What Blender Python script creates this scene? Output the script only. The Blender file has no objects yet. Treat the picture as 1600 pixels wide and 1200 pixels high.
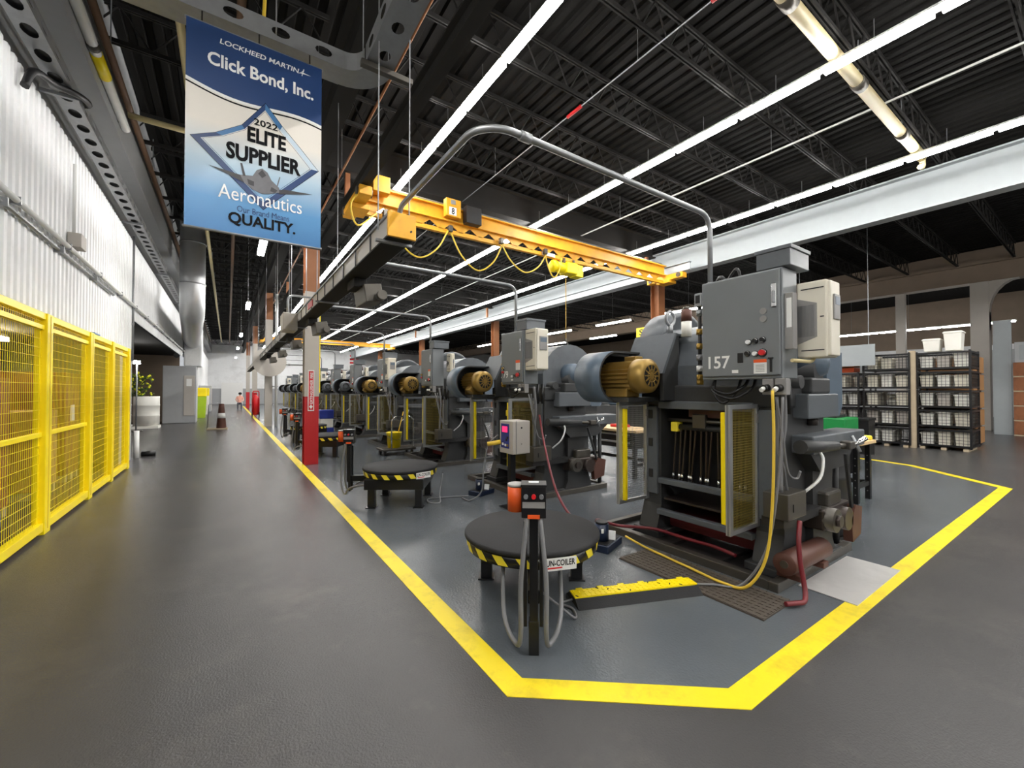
import bpy, bmesh, math, random
from mathutils import Vector, Matrix
PI = math.pi
random.seed(7)
C = bpy.context.scene.collection
S = bpy.context.scene

# ------------------------------------------------------------------ camera, world, exposure
F_PX = 650.0
CAM_H = 1.55
YAW = math.atan(444.0 / 650.0)
PITCH = math.atan(12.0 / 650.0 * math.cos(YAW))
cam_d = bpy.data.cameras.new('camera')
cam_d.sensor_width = 36.0
cam_d.lens = 36.0 * F_PX / 1600.0
cam_d.clip_start = 0.05
cam_d.clip_end = 200
cam = bpy.data.objects.new('camera', cam_d)
C.objects.link(cam)
cam.location = (0, 0, CAM_H)
cam.rotation_euler = (PI / 2 + PITCH, 0, -YAW)
S.camera = cam

world = bpy.data.worlds.new('world')
S.world = world
world.use_nodes = True
bg = world.node_tree.nodes['Background']
bg.inputs[0].default_value = (0.95, 0.97, 1.0, 1)
bg.inputs[1].default_value = 0.65
S.view_settings.view_transform = 'Standard'
S.view_settings.look = 'None'
S.view_settings.exposure = 0.55
S.view_settings.gamma = 1.0
S.view_settings.use_curve_mapping = False
TUBE = 42.0          # radiance of the fluorescent tubes

# ------------------------------------------------------------------ materials
def lin(c):
    c = c / 255.0
    return c / 12.92 if c <= 0.04045 else ((c + 0.055) / 1.055) ** 2.4
def rgb(r, g, b): return (lin(r), lin(g), lin(b), 1.0)
MATS = {}
def mat(name, col, rough=0.5, metal=0.0, var=0.12, vscale=6.0, bump=0.0, bscale=40.0, emit=0.0, spec=0.5, dirt=None, dirt_amt=0.0, dscale=2.0):
    m = bpy.data.materials.new(name)
    m.use_nodes = True
    nt = m.node_tree; N = nt.nodes; L = nt.links
    p = N['Principled BSDF']
    c = rgb(*col)
    p.inputs['Roughness'].default_value = rough
    p.inputs['Metallic'].default_value = metal
    p.inputs['Specular IOR Level'].default_value = spec
    tc = N.new('ShaderNodeTexCoord')
    no = N.new('ShaderNodeTexNoise'); no.inputs['Scale'].default_value = vscale; no.inputs['Detail'].default_value = 4
    L.new(tc.outputs['Object'], no.inputs['Vector'])
    mx = N.new('ShaderNodeMix'); mx.data_type = 'RGBA'
    mx.inputs[6].default_value = tuple(x * (1 - var) for x in c[:3]) + (1,)
    mx.inputs[7].default_value = tuple(min(1, x * (1 + var)) for x in c[:3]) + (1,)
    L.new(no.outputs['Fac'], mx.inputs[0])
    out = mx.outputs[2]
    if dirt:
        n2 = N.new('ShaderNodeTexNoise'); n2.inputs['Scale'].default_value = dscale; n2.inputs['Detail'].default_value = 8; n2.inputs['Roughness'].default_value = 0.7
        L.new(tc.outputs['Object'], n2.inputs['Vector'])
        rp = N.new('ShaderNodeMapRange'); rp.inputs[1].default_value = 0.5; rp.inputs[2].default_value = 0.72; rp.inputs[3].default_value = 0; rp.inputs[4].default_value = dirt_amt
        L.new(n2.outputs['Fac'], rp.inputs[0])
        m2 = N.new('ShaderNodeMix'); m2.data_type = 'RGBA'; m2.inputs[7].default_value = rgb(*dirt)
        L.new(rp.outputs[0], m2.inputs[0]); L.new(out, m2.inputs[6]); out = m2.outputs[2]
    L.new(out, p.inputs['Base Color'])
    if bump:
        nb = N.new('ShaderNodeTexNoise'); nb.inputs['Scale'].default_value = bscale; nb.inputs['Detail'].default_value = 3
        L.new(tc.outputs['Object'], nb.inputs['Vector'])
        b = N.new('ShaderNodeBump'); b.inputs['Strength'].default_value = bump; b.inputs['Distance'].default_value = 0.01
        L.new(nb.outputs['Fac'], b.inputs['Height']); L.new(b.outputs[0], p.inputs['Normal'])
    if emit:
        p.inputs['Emission Color'].default_value = c
        p.inputs['Emission Strength'].default_value = emit
    MATS[name] = m
    return m
mat('aisle_floor', (73, 72, 72), 0.26, spec=0.24, var=0.10, vscale=1.3, bump=0.34, bscale=95, dirt=(98, 94, 89), dirt_amt=0.5, dscale=0.8)
mat('bay_floor', (92, 97, 102), 0.15, var=0.14, vscale=1.6, bump=0.30, bscale=60, dirt=(104, 108, 110), dirt_amt=0.5, dscale=1.2)
mat('line_yellow', (244, 218, 28), 0.45, var=0.04, dirt=(150, 130, 40), dirt_amt=0.5, dscale=3.2, bump=0.1, bscale=60)
mat('safety_yellow', (255, 226, 12), 0.4, var=0.05)
mat('crane_yellow', (236, 172, 36), 0.45, var=0.08, dirt=(150, 96, 30), dirt_amt=0.5)
mat('wall_white', (240, 241, 242), 0.55, var=0.05, dirt=(170, 168, 164), dirt_amt=0.35, dscale=0.7)
mat('wall_grey', (164, 166, 168), 0.6, var=0.06)
mat('deck_dark', (24, 23, 22), 0.8, spec=0.15, var=0.12)
mat('joist_dark', (42, 41, 40), 0.7, spec=0.2, var=0.12)
mat('steel_brown', (150, 98, 62), 0.55, var=0.12)
mat('girder_pale', (150, 156, 158), 0.5, var=0.05)
mat('column_grey', (184, 178, 170), 0.5, var=0.05)
mat('red_paint', (188, 30, 36), 0.45, var=0.08)
mat('press_grey', (92, 97, 102), 0.38, var=0.12, vscale=3, dirt=(50, 48, 46), dirt_amt=0.45, dscale=2.0)
mat('press_dark', (54, 55, 56), 0.5, var=0.2, vscale=3, dirt=(40, 34, 30), dirt_amt=0.6, dscale=2.0)
mat('press_black', (30, 30, 31), 0.5, var=0.2, dirt=(60, 48, 38), dirt_amt=0.4)
mat('cabinet_grey', (116, 120, 123), 0.42, var=0.05)
mat('bluegrey', (88, 102, 116), 0.35, var=0.1)
mat('mesh_olive', (150, 134, 62), 0.45, metal=0.3)
mat('bronze', (158, 128, 66), 0.38, metal=0.55, var=0.1)
mat('motor_grey', (96, 100, 106), 0.4, var=0.1)
mat('drive_beige', (222, 216, 200), 0.5, var=0.03)
mat('vent_grey', (140, 138, 136), 0.5, var=0.05)
mat('white', (238, 238, 236), 0.5, var=0.02)
mat('black', (16, 16, 17), 0.45, var=0.1)
mat('satin_black', (22, 22, 24), 0.3, var=0.1)
mat('rubber', (28, 28, 30), 0.75, var=0.2, bump=0.2, bscale=80)
mat('aluminium', (176, 178, 180), 0.35, metal=0.7, var=0.05)
mat('galvanised', (150, 152, 154), 0.42, metal=0.6, var=0.15, vscale=14)
mat('chrome', (200, 200, 200), 0.15, metal=1.0, var=0.03)
mat('dull_steel', (92, 88, 82), 0.4, metal=0.6, var=0.2)
mat('oily_steel', (66, 58, 54), 0.32, metal=0.5, var=0.25, dirt=(60, 40, 30), dirt_amt=0.6)
mat('rust_brown', (92, 58, 48), 0.5, metal=0.2, var=0.2)
mat('duct_silver', (196, 198, 200), 0.35, metal=0.35, var=0.08)
mat('pipe_brown', (104, 78, 58), 0.55)
mat('brass', (168, 136, 64), 0.35, metal=0.8, var=0.1)
mat('orange', (232, 92, 34), 0.4, var=0.05)
mat('red', (206, 28, 34), 0.4, var=0.05)
mat('dark_red', (84, 20, 24), 0.45, var=0.15)
mat('hose_red', (112, 28, 36), 0.4, var=0.1)
mat('cable_yellow', (226, 190, 60), 0.45, var=0.06)
mat('cable_grey', (120, 120, 122), 0.45, var=0.05)
mat('cable_black', (24, 24, 26), 0.45)
mat('blue', (34, 52, 140), 0.4, var=0.06)
mat('pump_blue', (26, 38, 62), 0.35, var=0.1)
mat('green', (20, 130, 62), 0.45, var=0.1)
mat('lime', (160, 190, 30), 0.5)
mat('wood', (222, 190, 142), 0.5, var=0.12, vscale=9)
mat('timber', (176, 160, 134), 0.7, var=0.15)
mat('cardboard', (176, 130, 84), 0.7, var=0.12)
mat('crate_brown', (140, 86, 52), 0.7, var=0.3, vscale=5, dirt=(60, 40, 28), dirt_amt=0.8, dscale=3)
mat('bin_white', (232, 230, 222), 0.5, var=0.06)
mat('pipe_cream', (214, 198, 150), 0.45, var=0.06)
mat('pipe_white', (226, 226, 224), 0.4, var=0.03)
mat('plate_pale', (196, 194, 192), 0.4, metal=0.25, var=0.06, vscale=10, dirt=(150, 148, 146), dirt_amt=0.4)
mat('mat_brown', (78, 70, 62), 0.7, var=0.25, vscale=12)
mat('navy', (26, 58, 106), 0.42, var=0.03)
mat('print_blue', (66, 118, 168), 0.42, var=0.03)
mat('print_pale', (196, 212, 224), 0.42, var=0.03)
mat('print_black', (16, 17, 20), 0.7, spec=0.15)
mat('jet_grey', (104, 104, 108), 0.45, var=0.25, vscale=20)
mat('jet_dark', (50, 50, 54), 0.45, var=0.25, vscale=20)
mat('sign_yellow', (248, 226, 60), 0.45, var=0.03)
mat('skin', (214, 164, 140), 0.6)
mat('shirt_pink', (226, 168, 150), 0.8)
mat('trousers', (70, 72, 84), 0.8)
mat('hair', (24, 20, 18), 0.7)
mat('leaf', (66, 92, 34), 0.6, var=0.3)
mat('petal', (206, 204, 30), 0.6, var=0.1)
mat('dusty_beam', (132, 116, 100), 0.7, var=0.15, vscale=2)
mat('tube_light', (255, 253, 249), 0.4, emit=TUBE, var=0)
mat('aisle_light', (255, 252, 246), 0.4, emit=TUBE * 2.0, var=0)
mat('warm_light', (255, 236, 208), 0.4, emit=TUBE * 0.3, var=0)
mat('red_display', (255, 40, 90), 0.4, emit=1.2, var=0)

# banner cloth: the printed ground fades from off-white to blue towards its foot
def banner_mat():
    m = bpy.data.materials.new('banner_print'); m.use_nodes = True
    nt = m.node_tree; N = nt.nodes; L = nt.links; p = N['Principled BSDF']
    p.inputs['Roughness'].default_value = 0.4
    tc = N.new('ShaderNodeTexCoord'); sx = N.new('ShaderNodeSeparateXYZ'); rp = N.new('ShaderNodeValToRGB')
    mr = N.new('ShaderNodeMapRange'); mr.inputs[1].default_value = 0.0; mr.inputs[2].default_value = 1.63
    L.new(tc.outputs['Object'], sx.inputs[0]); L.new(sx.outputs[2], mr.inputs[0]); L.new(mr.outputs[0], rp.inputs[0])
    e = rp.color_ramp.elements
    e[0].position = 0.0; e[0].color = rgb(52, 116, 172)
    e[1].position = 0.52; e[1].color = rgb(232, 226, 216)
    a = e.new(0.16); a.color = rgb(78, 140, 190)
    a = e.new(0.34); a.color = rgb(172, 196, 212)
    L.new(rp.outputs[0], p.inputs['Base Color'])
    MATS['banner_print'] = m
banner_mat()

# ------------------------------------------------------------------ mesh builder
class MB:
    def __init__(s):
        s.bm = bmesh.new(); s.mats = []
    def mi(s, m):
        if m not in s.mats: s.mats.append(m)
        return s.mats.index(m)
    def face(s, vs, m, smooth=False):
        try: f = s.bm.faces.new(vs)
        except ValueError: return None
        f.material_index = s.mi(m); f.smooth = smooth
        return f
    def verts(s, pts): return [s.bm.verts.new(p) for p in pts]
    def hexa(s, p, m, bev=0):
        v = s.verts(p); fs = []
        for q in ((0, 3, 2, 1), (4, 5, 6, 7), (0, 1, 5, 4), (1, 2, 6, 5), (2, 3, 7, 6), (3, 0, 4, 7)):
            fs.append(s.face([v[i] for i in q], m))
        if bev:
            es = {e for f in fs for e in f.edges}
            r = bmesh.ops.bevel(s.bm, geom=list(es), offset=bev, segments=2, affect='EDGES', profile=0.5)
            for f in r['faces']: f.material_index = s.mi(m)
        return s
    def box(s, x0, x1, y0, y1, z0, z1, m, bev=0):
        return s.hexa([(x0, y0, z0), (x1, y0, z0), (x1, y1, z0), (x0, y1, z0), (x0, y0, z1), (x1, y0, z1), (x1, y1, z1), (x0, y1, z1)], m, bev)
    def obox(s, c, size, m, rz=0, rx=0, ry=0, bev=0):
        M = Matrix.Translation(c) @ Matrix.Rotation(rz, 4, 'Z') @ Matrix.Rotation(ry, 4, 'Y') @ Matrix.Rotation(rx, 4, 'X')
        a, b, d = (k / 2 for k in size)
        return s.hexa([M @ Vector(q) for q in ((-a, -b, -d), (a, -b, -d), (a, b, -d), (-a, b, -d), (-a, -b, d), (a, -b, d), (a, b, d), (-a, b, d))], m, bev)
    @staticmethod
    def frame(d):
        d = Vector(d).normalized()
        u = Vector((0, 0, 1)) if abs(d.z) < 0.9 else Vector((1, 0, 0))
        a = d.cross(u).normalized(); b = d.cross(a).normalized()
        return d, a, b
    def cyl(s, p0, p1, r, m, n=12, r2=None, cap=True, mcap=None):
        p0, p1 = Vector(p0), Vector(p1); d, a, b = s.frame(p1 - p0)
        r2 = r if r2 is None else r2
        A = s.verts([p0 + (a * math.cos(2 * PI * i / n) + b * math.sin(2 * PI * i / n)) * r for i in range(n)])
        B = s.verts([p1 + (a * math.cos(2 * PI * i / n) + b * math.sin(2 * PI * i / n)) * r2 for i in range(n)])
        for i in range(n):
            s.face([A[i], A[(i + 1) % n], B[(i + 1) % n], B[i]], m, n > 6)
        if cap:
            s.face(A[::-1], mcap or m); s.face(B, mcap or m)
        return s
    def lathe(s, p, axis, prof, m, n=20):
        # prof: list of (distance along axis, radius)
        p = Vector(p); d, a, b = s.frame(axis); rings = []
        for t, r in prof:
            rings.append(s.verts([p + d * t + (a * math.cos(2 * PI * i / n) + b * math.sin(2 * PI * i / n)) * max(r, 1e-4) for i in range(n)]))
        for q in range(len(rings) - 1):
            for i in range(n):
                s.face([rings[q][i], rings[q][(i + 1) % n], rings[q + 1][(i + 1) % n], rings[q + 1][i]], m, True)
        s.face(rings[0][::-1], m); s.face(rings[-1], m)
        return s
    def tube(s, pts, r, m, n=8, round_=0.0, steps=5):
        pts = [Vector(p) for p in pts]
        if round_:
            out = [pts[0]]
            for i in range(1, len(pts) - 1):
                a, b, c = pts[i - 1], pts[i], pts[i + 1]
                k = min(round_, (a - b).length * .49, (c - b).length * .49)
                p, q = b + (a - b).normalized() * k, b + (c - b).normalized() * k
                for t in range(steps + 1):
                    t /= steps
                    out.append(p * (1 - t) ** 2 + b * 2 * t * (1 - t) + q * t * t)
            out.append(pts[-1]); pts = out
        rings = []; a = None
        for i, p in enumerate(pts):
            d = (pts[min(i + 1, len(pts) - 1)] - pts[max(i - 1, 0)]).normalized()
            if a is None: _, a, b = s.frame(d)
            else:
                a = (a - d * a.dot(d)).normalized()
            b = d.cross(a).normalized()
            rings.append(s.verts([p + (a * math.cos(2 * PI * j / n) + b * math.sin(2 * PI * j / n)) * r for j in range(n)]))
        for q in range(len(rings) - 1):
            for j in range(n):
                s.face([rings[q][j], rings[q][(j + 1) % n], rings[q + 1][(j + 1) % n], rings[q + 1][j]], m, True)
        s.face(rings[0][::-1], m); s.face(rings[-1], m)
        return s
    def curve(s, pts, r, m, n=8, res=8):
        # Catmull-Rom through the points
        P = [Vector(p) for p in pts]; P = [P[0] * 2 - P[1]] + P + [P[-1] * 2 - P[-2]]; out = []
        for i in range(1, len(P) - 2):
            for t in range(res):
                t /= res
                a, b, c, d = P[i - 1], P[i], P[i + 1], P[i + 2]
                out.append(0.5 * ((2 * b) + (c - a) * t + (2 * a - 5 * b + 4 * c - d) * t * t + (3 * b - a - 3 * c + d) * t ** 3))
        out.append(P[-2])
        return s.tube(out, r, m, n)
    def prism(s, poly, axis, a0, a1, m, smooth=False):
        # poly in the two other axes: x -> (y,z), y -> (x,z), z -> (x,y)
        def p3(u, v, w): return {'x': (w, u, v), 'y': (u, w, v), 'z': (u, v, w)}[axis]
        A = s.verts([p3(u, v, a0) for u, v in poly]); B = s.verts([p3(u, v, a1) for u, v in poly]); n = len(poly)
        s.face(A[::-1], m); s.face(B, m)
        for i in range(n): s.face([A[i], A[(i + 1) % n], B[(i + 1) % n], B[i]], m, smooth)
        return s
    def ball(s, c, r, m, n=10, sz=1.0):
        c = Vector(c)
        prof = [(-r * sz * math.cos(PI * k / 8), r * math.sin(PI * k / 8)) for k in range(9)]
        return s.lathe(c, (0, 0, 1), prof, m, n)
    def mesh(s, name, off=(0, 0, 0)):
        bmesh.ops.recalc_face_normals(s.bm, faces=s.bm.faces[:])
        if off != (0, 0, 0): bmesh.ops.translate(s.bm, verts=s.bm.verts[:], vec=[-k for k in off])
        me = bpy.data.meshes.new(name); s.bm.to_mesh(me); s.bm.free()
        for m in s.mats: me.materials.append(MATS[m])
        return me

def tag(o, label=None, cat=None, group=None, kind=None):
    if label: o['label'] = label
    if cat: o['category'] = cat
    if group: o['group'] = group
    if kind: o['kind'] = kind
    return o
ORG = {}
def thing(name, label, cat, loc, group=None):
    o = bpy.data.objects.new(name, None); o.empty_display_size = 0.2
    C.objects.link(o); o.location = loc; ORG[o.name] = tuple(loc)
    return tag(o, label, cat, group)
CACHE = {}
def part(name, mb, parent, label=None, key=None, org=None):
    """a mesh under its thing; the coordinates given are world ones (or those of the first copy when org is given)"""
    base = parent
    while base.parent: base = base.parent
    o_ = org or ORG[base.name]
    if key and key in CACHE: me = CACHE[key]
    else:
        if callable(mb): mb = mb()
        me = mb.mesh(name, tuple(o_))
        if key: CACHE[key] = me
    o = bpy.data.objects.new(name, me); C.objects.link(o); o.parent = parent
    if label: o['label'] = label
    return o
def solo(name, mb, label, cat, group=None, kind=None):
    """a thing that is one mesh; its origin goes to the middle of its foot"""
    xs = [v.co for v in mb.bm.verts]
    c = ((min(v.x for v in xs) + max(v.x for v in xs)) / 2, (min(v.y for v in xs) + max(v.y for v in xs)) / 2, min(v.z for v in xs))
    o = bpy.data.objects.new(name, mb.mesh(name, c)); C.objects.link(o); o.location = c; ORG[o.name] = c
    return tag(o, label, cat, group, kind)
def struct(name, mb, label=None):
    o = bpy.data.objects.new(name, mb.mesh(name)); C.objects.link(o); ORG[o.name] = (0, 0, 0)
    return tag(o, label, None, None, 'structure')
def copy_tree(o, loc, label=None, parent=None):
    c = o.copy(); C.objects.link(c)
    if parent: c.parent = parent
    else:
        c.location = loc; ORG[c.name] = tuple(loc)
        if label: c['label'] = label
    for ch in o.children: copy_tree(ch, None, None, c)
    return c
FONT_CACHE = {}
def text_polys(mb, s, m, origin, ux, uz, width=None, height=0.1, bold=0.0, depth=0.002, center=False, shear=0.0):
    """letters as thin solid shapes: origin at the lower left, ux the reading direction, uz the up direction"""
    cu = bpy.data.curves.new('txt', 'FONT'); cu.body = s; cu.size = 1.0; cu.offset = bold; cu.shear = shear; cu.resolution_u = 3
    ob = bpy.data.objects.new('txt', cu); C.objects.link(ob)
    dg = bpy.context.evaluated_depsgraph_get()
    me = bpy.data.meshes.new_from_object(ob.evaluated_get(dg))
    bpy.data.objects.remove(ob); bpy.data.curves.remove(cu)
    vs = [v.co.copy() for v in me.vertices]
    x0, x1 = min(v.x for v in vs), max(v.x for v in vs); y0, y1 = min(v.y for v in vs), max(v.y for v in vs)
    sy = height / (y1 - y0); sx = width / (x1 - x0) if width else sy
    o, ux, uz = Vector(origin), Vector(ux).normalized(), Vector(uz).normalized(); n = ux.cross(uz)
    off = -0.5 * (x1 - x0) * sx if center else 0
    nv = mb.verts([o + ux * ((v.x - x0) * sx + off) + uz * ((v.y - y0) * sy) + n * depth for v in vs])
    for p in me.polygons: mb.face([nv[i] for i in p.vertices], m)
    bpy.data.meshes.remove(me)
    return mb
def corrugated(mb, axis, a0, a1, pitch, amp, m, plane, h0, h1):
    """ribbed sheet; axis 'y': ribs follow one another along y in the plane x=plane, from z=h0 to z=h1"""
    prof = []; a = a0
    while a < a1:
        prof += [(a, 0), (a + pitch * .45, 0), (a + pitch * .55, amp), (a + pitch * .9, amp)]; a += pitch
    lo = []; hi = []
    for a, d in prof:
        if axis == 'y': lo.append((plane + d, a, h0)); hi.append((plane + d, a, h1))
        else: lo.append((a, h0, plane + d)); hi.append((a, h1, plane + d))
    A, B = mb.verts(lo), mb.verts(hi)
    for i in range(len(A) - 1): mb.face([A[i], A[i + 1], B[i + 1], B[i]], m)
    return mb
# ------------------------------------------------------------------ the shell of the hall
struct('floor', MB().box(-6, 37, -14, 56, -0.15, 0.0, 'aisle_floor'), 'dark grey glossy concrete floor of the factory hall')
bay = [(1.24, 50), (1.24, 1.8), (2.16, 1.08), (10.0, 1.06), (11.6, 2.5), (11.9, 3.2), (11.9, 50)]
struct('floor.001', MB().prism(bay[::-1], 'z', 0.0, 0.0015, 'bay_floor'), 'shiny blue-grey painted floor of the machine bay inside the yellow line')
def strip(mb, pts, w, z0, z1, m):
    # a painted line of width w to the right of the direction of travel, mitred at its corners
    P = [Vector((x, y)) for x, y in pts]; L = []; Rr = []
    for i, p in enumerate(P):
        d0 = (p - P[i - 1]).normalized() if i else (P[1] - p).normalized()
        d1 = (P[i + 1] - p).normalized() if i < len(P) - 1 else d0
        n0, n1 = Vector((d0.y, -d0.x)), Vector((d1.y, -d1.x)); b = (n0 + n1).normalized()
        L.append(p); Rr.append(p + b * (w / max(0.3, b.dot(n0))))
    for i in range(len(P) - 1):
        mb.prism([tuple(L[i]), tuple(Rr[i]), tuple(Rr[i + 1]), tuple(L[i + 1])][::-1], 'z', z0, z1, m)
    return mb
line = [(1.18, 48), (1.18, 1.77), (2.11, 1.03), (10.2, 0.98), (11.7, 2.42), (11.95, 3.1), (11.95, 26)]
struct('trim_1', strip(MB(), [(x, y) for x, y in line], -0.14, 0.0, 0.0035, 'line_yellow'),
       'bright yellow painted line around the machine bay')
# left wall with the caged opening, the doorway past it, and the recess behind
WX = -1.78
w = MB()
corrugated(w, 'y', -14.0, 12.5, 0.16, -0.025, 'wall_white', WX, 2.46, 4.9)
corrugated(w, 'y', 12.5, 27.0, 0.16, -0.025, 'wall_white', WX, 3.15, 4.9)
corrugated(w, 'y', 27.0, 55.8, 0.16, -0.025, 'wall_white', WX, 0, 4.9)
w.box(WX - 0.25, WX - 0.06, -14, 56, 4.9, 5.7, 'wall_grey'); w.box(WX - 0.25, -1.5, -14, 56, 5.7, 7.4, 'wall_grey')
w.box(WX - 0.20, WX + 0.0, 11.25, 12.5, 0, 2.46, 'wall_grey')
w.box(WX - 0.20, WX - 0.04, 12.35, 12.5, 2.46, 3.2, 'wall_grey')
struct('wall_left', w, 'white ribbed metal wall along the left of the aisle')
r = MB()
r.box(-5.0, -4.9, -14, 12.3, 0, 2.6, 'wall_grey'); r.box(-5.0, WX - .26, -14, 12.3, 2.5, 2.6, 'wall_grey'); r.box(-5, -1.98, 12.3, 12.45, 0, 2.6, 'wall_grey')
r.box(-5.6, -5.5, 12.45, 30, 0, 3.4, 'dusty_beam'); r.box(-5.6, WX - .26, 27.0, 27.1, 0, 3.4, 'dusty_beam'); r.box(-5.6, WX - .26, 12.45, 27, 3.3, 3.4, 'deck_dark')
struct('wall_recess', r, 'grey walls of the store behind the yellow cage')
f = MB()
f.box(-6, 37, 55.8, 56, 0, 1.75, 'wall_grey'); f.box(-6, 37, 55.8, 56, 1.75, 7.4, 'wall_white')
struct('wall_far', f, 'white end wall far down the aisle')
g = MB()
g.box(36.8, 37, -14, 56, 0, 3.9, 'wall_grey'); g.box(36.75, 37, -14, 56, 3.9, 4.2, 'wall_white'); g.box(36.8, 37, -14, 56, 4.2, 7.4, 'dusty_beam')
struct('wall_right', g, 'brown dusty wall at the far right of the hall')
b = MB(); b.box(-6, 37, -14.2, -14, 0, 7.4, 'wall_white')
struct('wall_back', b, 'white wall behind the viewer')
# roof deck
c = MB()
corrugated(c, 'x', -2.2, 37, 0.24, 0.05, 'deck_dark', 7.15, -14, 56)
struct('ceiling', c, 'dark ribbed metal roof deck')

# ------------------------------------------------------------------ roof steel
def joist_mesh(x0, x1, h):
    m = MB(); z1 = 7.12; z0 = z1 - h
    for dy in (-.035, .012):
        m.box(x0, x1, dy, dy + .023, z0, z0 + .06, 'joist_dark'); m.box(x0, x1, dy, dy + .023, z1 - .06, z1, 'joist_dark')
    n = int((x1 - x0) / .62); k = (x1 - x0) / n
    for i in range(n):
        a = x0 + i * k
        m.cyl((a, 0, z0 + .03), (a + k / 2, 0, z1 - .03), .014, 'joist_dark', 4, cap=False)
        m.cyl((a + k / 2, 0, z1 - .03), (a + k, 0, z0 + .03), .014, 'joist_dark', 4, cap=False)
    return m
def joist_row(x0, x1, label, group):
    first = None; y = -12.51; i = 0
    while y < 55.5:
        if min(abs(y - q) for q in (9.62, 20.8, 32.0)) > .45:
            loc = ((x0 + x1) / 2, y, 6.52)
            if first is None:
                m = joist_mesh(x0, x1, .6)
                me = m.mesh('roof_joist', ((x0 + x1) / 2, 0, 6.52))
                first = bpy.data.objects.new('roof_joist', me); o = first
            else: o = first.copy()
            C.objects.link(o); o.location = loc; tag(o, label, 'roof joist', group)
        y += 1.47; i += 1
joist_row(1.5, 12.85, 'open-web steel joist under the roof deck above the machine bay', 'roof joists above the machines')
joist_row(13.15, 24.4, 'open-web steel joist under the roof deck beyond the pale girder', 'roof joists beyond the pale girder')
joist_row(-1.7, 1.2, 'short open-web joist under the roof deck above the aisle', 'roof joists above the aisle')
def ibeam(m, axis, a0, a1, u, z0, z1, wid, mt, tf=.03, tw=.02):
    for q0, q1, hw in ((z0, z0 + tf, wid / 2), (z1 - tf, z1, wid / 2), (z0 + tf, z1 - tf, tw / 2)):
        if axis == 'y': m.box(u - hw, u + hw, a0, a1, q0, q1, mt)
        else: m.box(a0, a1, u - hw, u + hw, q0, q1, mt)
    return m
solo('roof_girder', ibeam(MB(), 'y', -14, 55.7, 13.0, 5.62, 6.5, .34, 'girder_pale', .035), 'pale grey deep steel girder running the length of the machine bay', 'girder')
solo('roof_girder', ibeam(MB(), 'y', -14, 55.7, 1.35, 5.75, 6.5, .26, 'joist_dark'), 'dark steel girder over the columns beside the aisle', 'girder')
for y, nm in ((9.62, 'above the first red-footed column'), (20.8, 'above the second column of the aisle'), (32.0, 'above the third column of the aisle')):
    solo('roof_girder', ibeam(MB(), 'x', 1.55, 12.8, y, 6.35, 7.1, .3, 'joist_dark'), 'dark cross girder spanning the bay ' + nm, 'girder')
m = MB(); m.box(24.45, 24.75, -14, 55.7, 5.85, 7.1, 'dusty_beam'); m.box(24.25, 24.95, -14, 55.7, 6.5, 6.62, 'dusty_beam'); m.box(24.3, 24.9, -14, 55.7, 5.8, 5.88, 'dusty_beam')
solo('roof_girder', m, 'brown dusty deep girder beyond the baskets at right', 'girder')

# columns
def hcol(m, x, y, z0, z1, mt, w=.28, d=.26, t=.018):
    m.box(x - w / 2, x + w / 2, y - d / 2, y - d / 2 + t, z0, z1, mt); m.box(x - w / 2, x + w / 2, y + d / 2 - t, y + d / 2, z0, z1, mt)
    m.box(x - t / 2, x + t / 2, y - d / 2 + t, y + d / 2 - t, z0, z1, mt)
    return m
t = thing('steel_column', 'column beside the aisle, red foot, grey middle, brown top, with a vertical red sign', 'column', (1.45, 9.68, 0))
part('red_base', hcol(MB(), 1.45, 9.68, 0, 1.42, 'red_paint', .27, .262), t, 'glossy red painted foot of the column')
m = hcol(MB(), 1.45, 9.68, 1.42, 3.62, 'column_grey'); hcol(m, 1.45, 9.68, 3.62, 5.75, 'steel_brown')
part('shaft', m, t, 'grey painted shaft with bare brown top')
m = MB(); m.box(1.60, 1.62, 9.6, 9.66, 1.5, 3.5, 'safety_yellow'); part('corner_guard', m, t, 'thin yellow corner strip')
s = MB(); s.box(1.375, 1.495, 9.535, 9.545, 1.12, 1.97, 'white'); s.box(1.39, 1.48, 9.532, 9.536, 1.14, 1.95, 'red')
text_polys(s, 'FIRE', 'white', (1.468, 9.5315, 1.80), (0, 0, 1), (-1, 0, 0), .12, .05, bold=.02)
text_polys(s, 'EXTINGUISHER', 'white', (1.468, 9.5315, 1.27), (0, 0, 1), (-1, 0, 0), .50, .055, bold=.02)
s.prism([(1.435, 1.16), (1.395, 1.22), (1.422, 1.22), (1.422, 1.25), (1.448, 1.25), (1.448, 1.22), (1.475, 1.22)], 'y', 9.5305, 9.5325, 'white')
part('sign', s, t, 'red vertical sign with white letters and a down arrow')
for y, lb in ((20.8, 'second grey column down the aisle, with a white pipe beside it'), (32.0, 'third column down the aisle, red foot'), (43.2, 'farthest visible column down the aisle')):
    t = thing('steel_column', lb, 'column', (1.45, y, 0))
    part('red_base', hcol(MB(), 1.45, y, 0, .1 if y == 20.8 else 1.4, 'column_grey' if y == 20.8 else 'red_paint', .27, .262), t)
    m = hcol(MB(), 1.45, y, .1 if y == 20.8 else 1.4, 4.6, 'column_grey'); hcol(m, 1.45, y, 4.6, 5.75, 'steel_brown')
    part('shaft', m, t)
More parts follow.
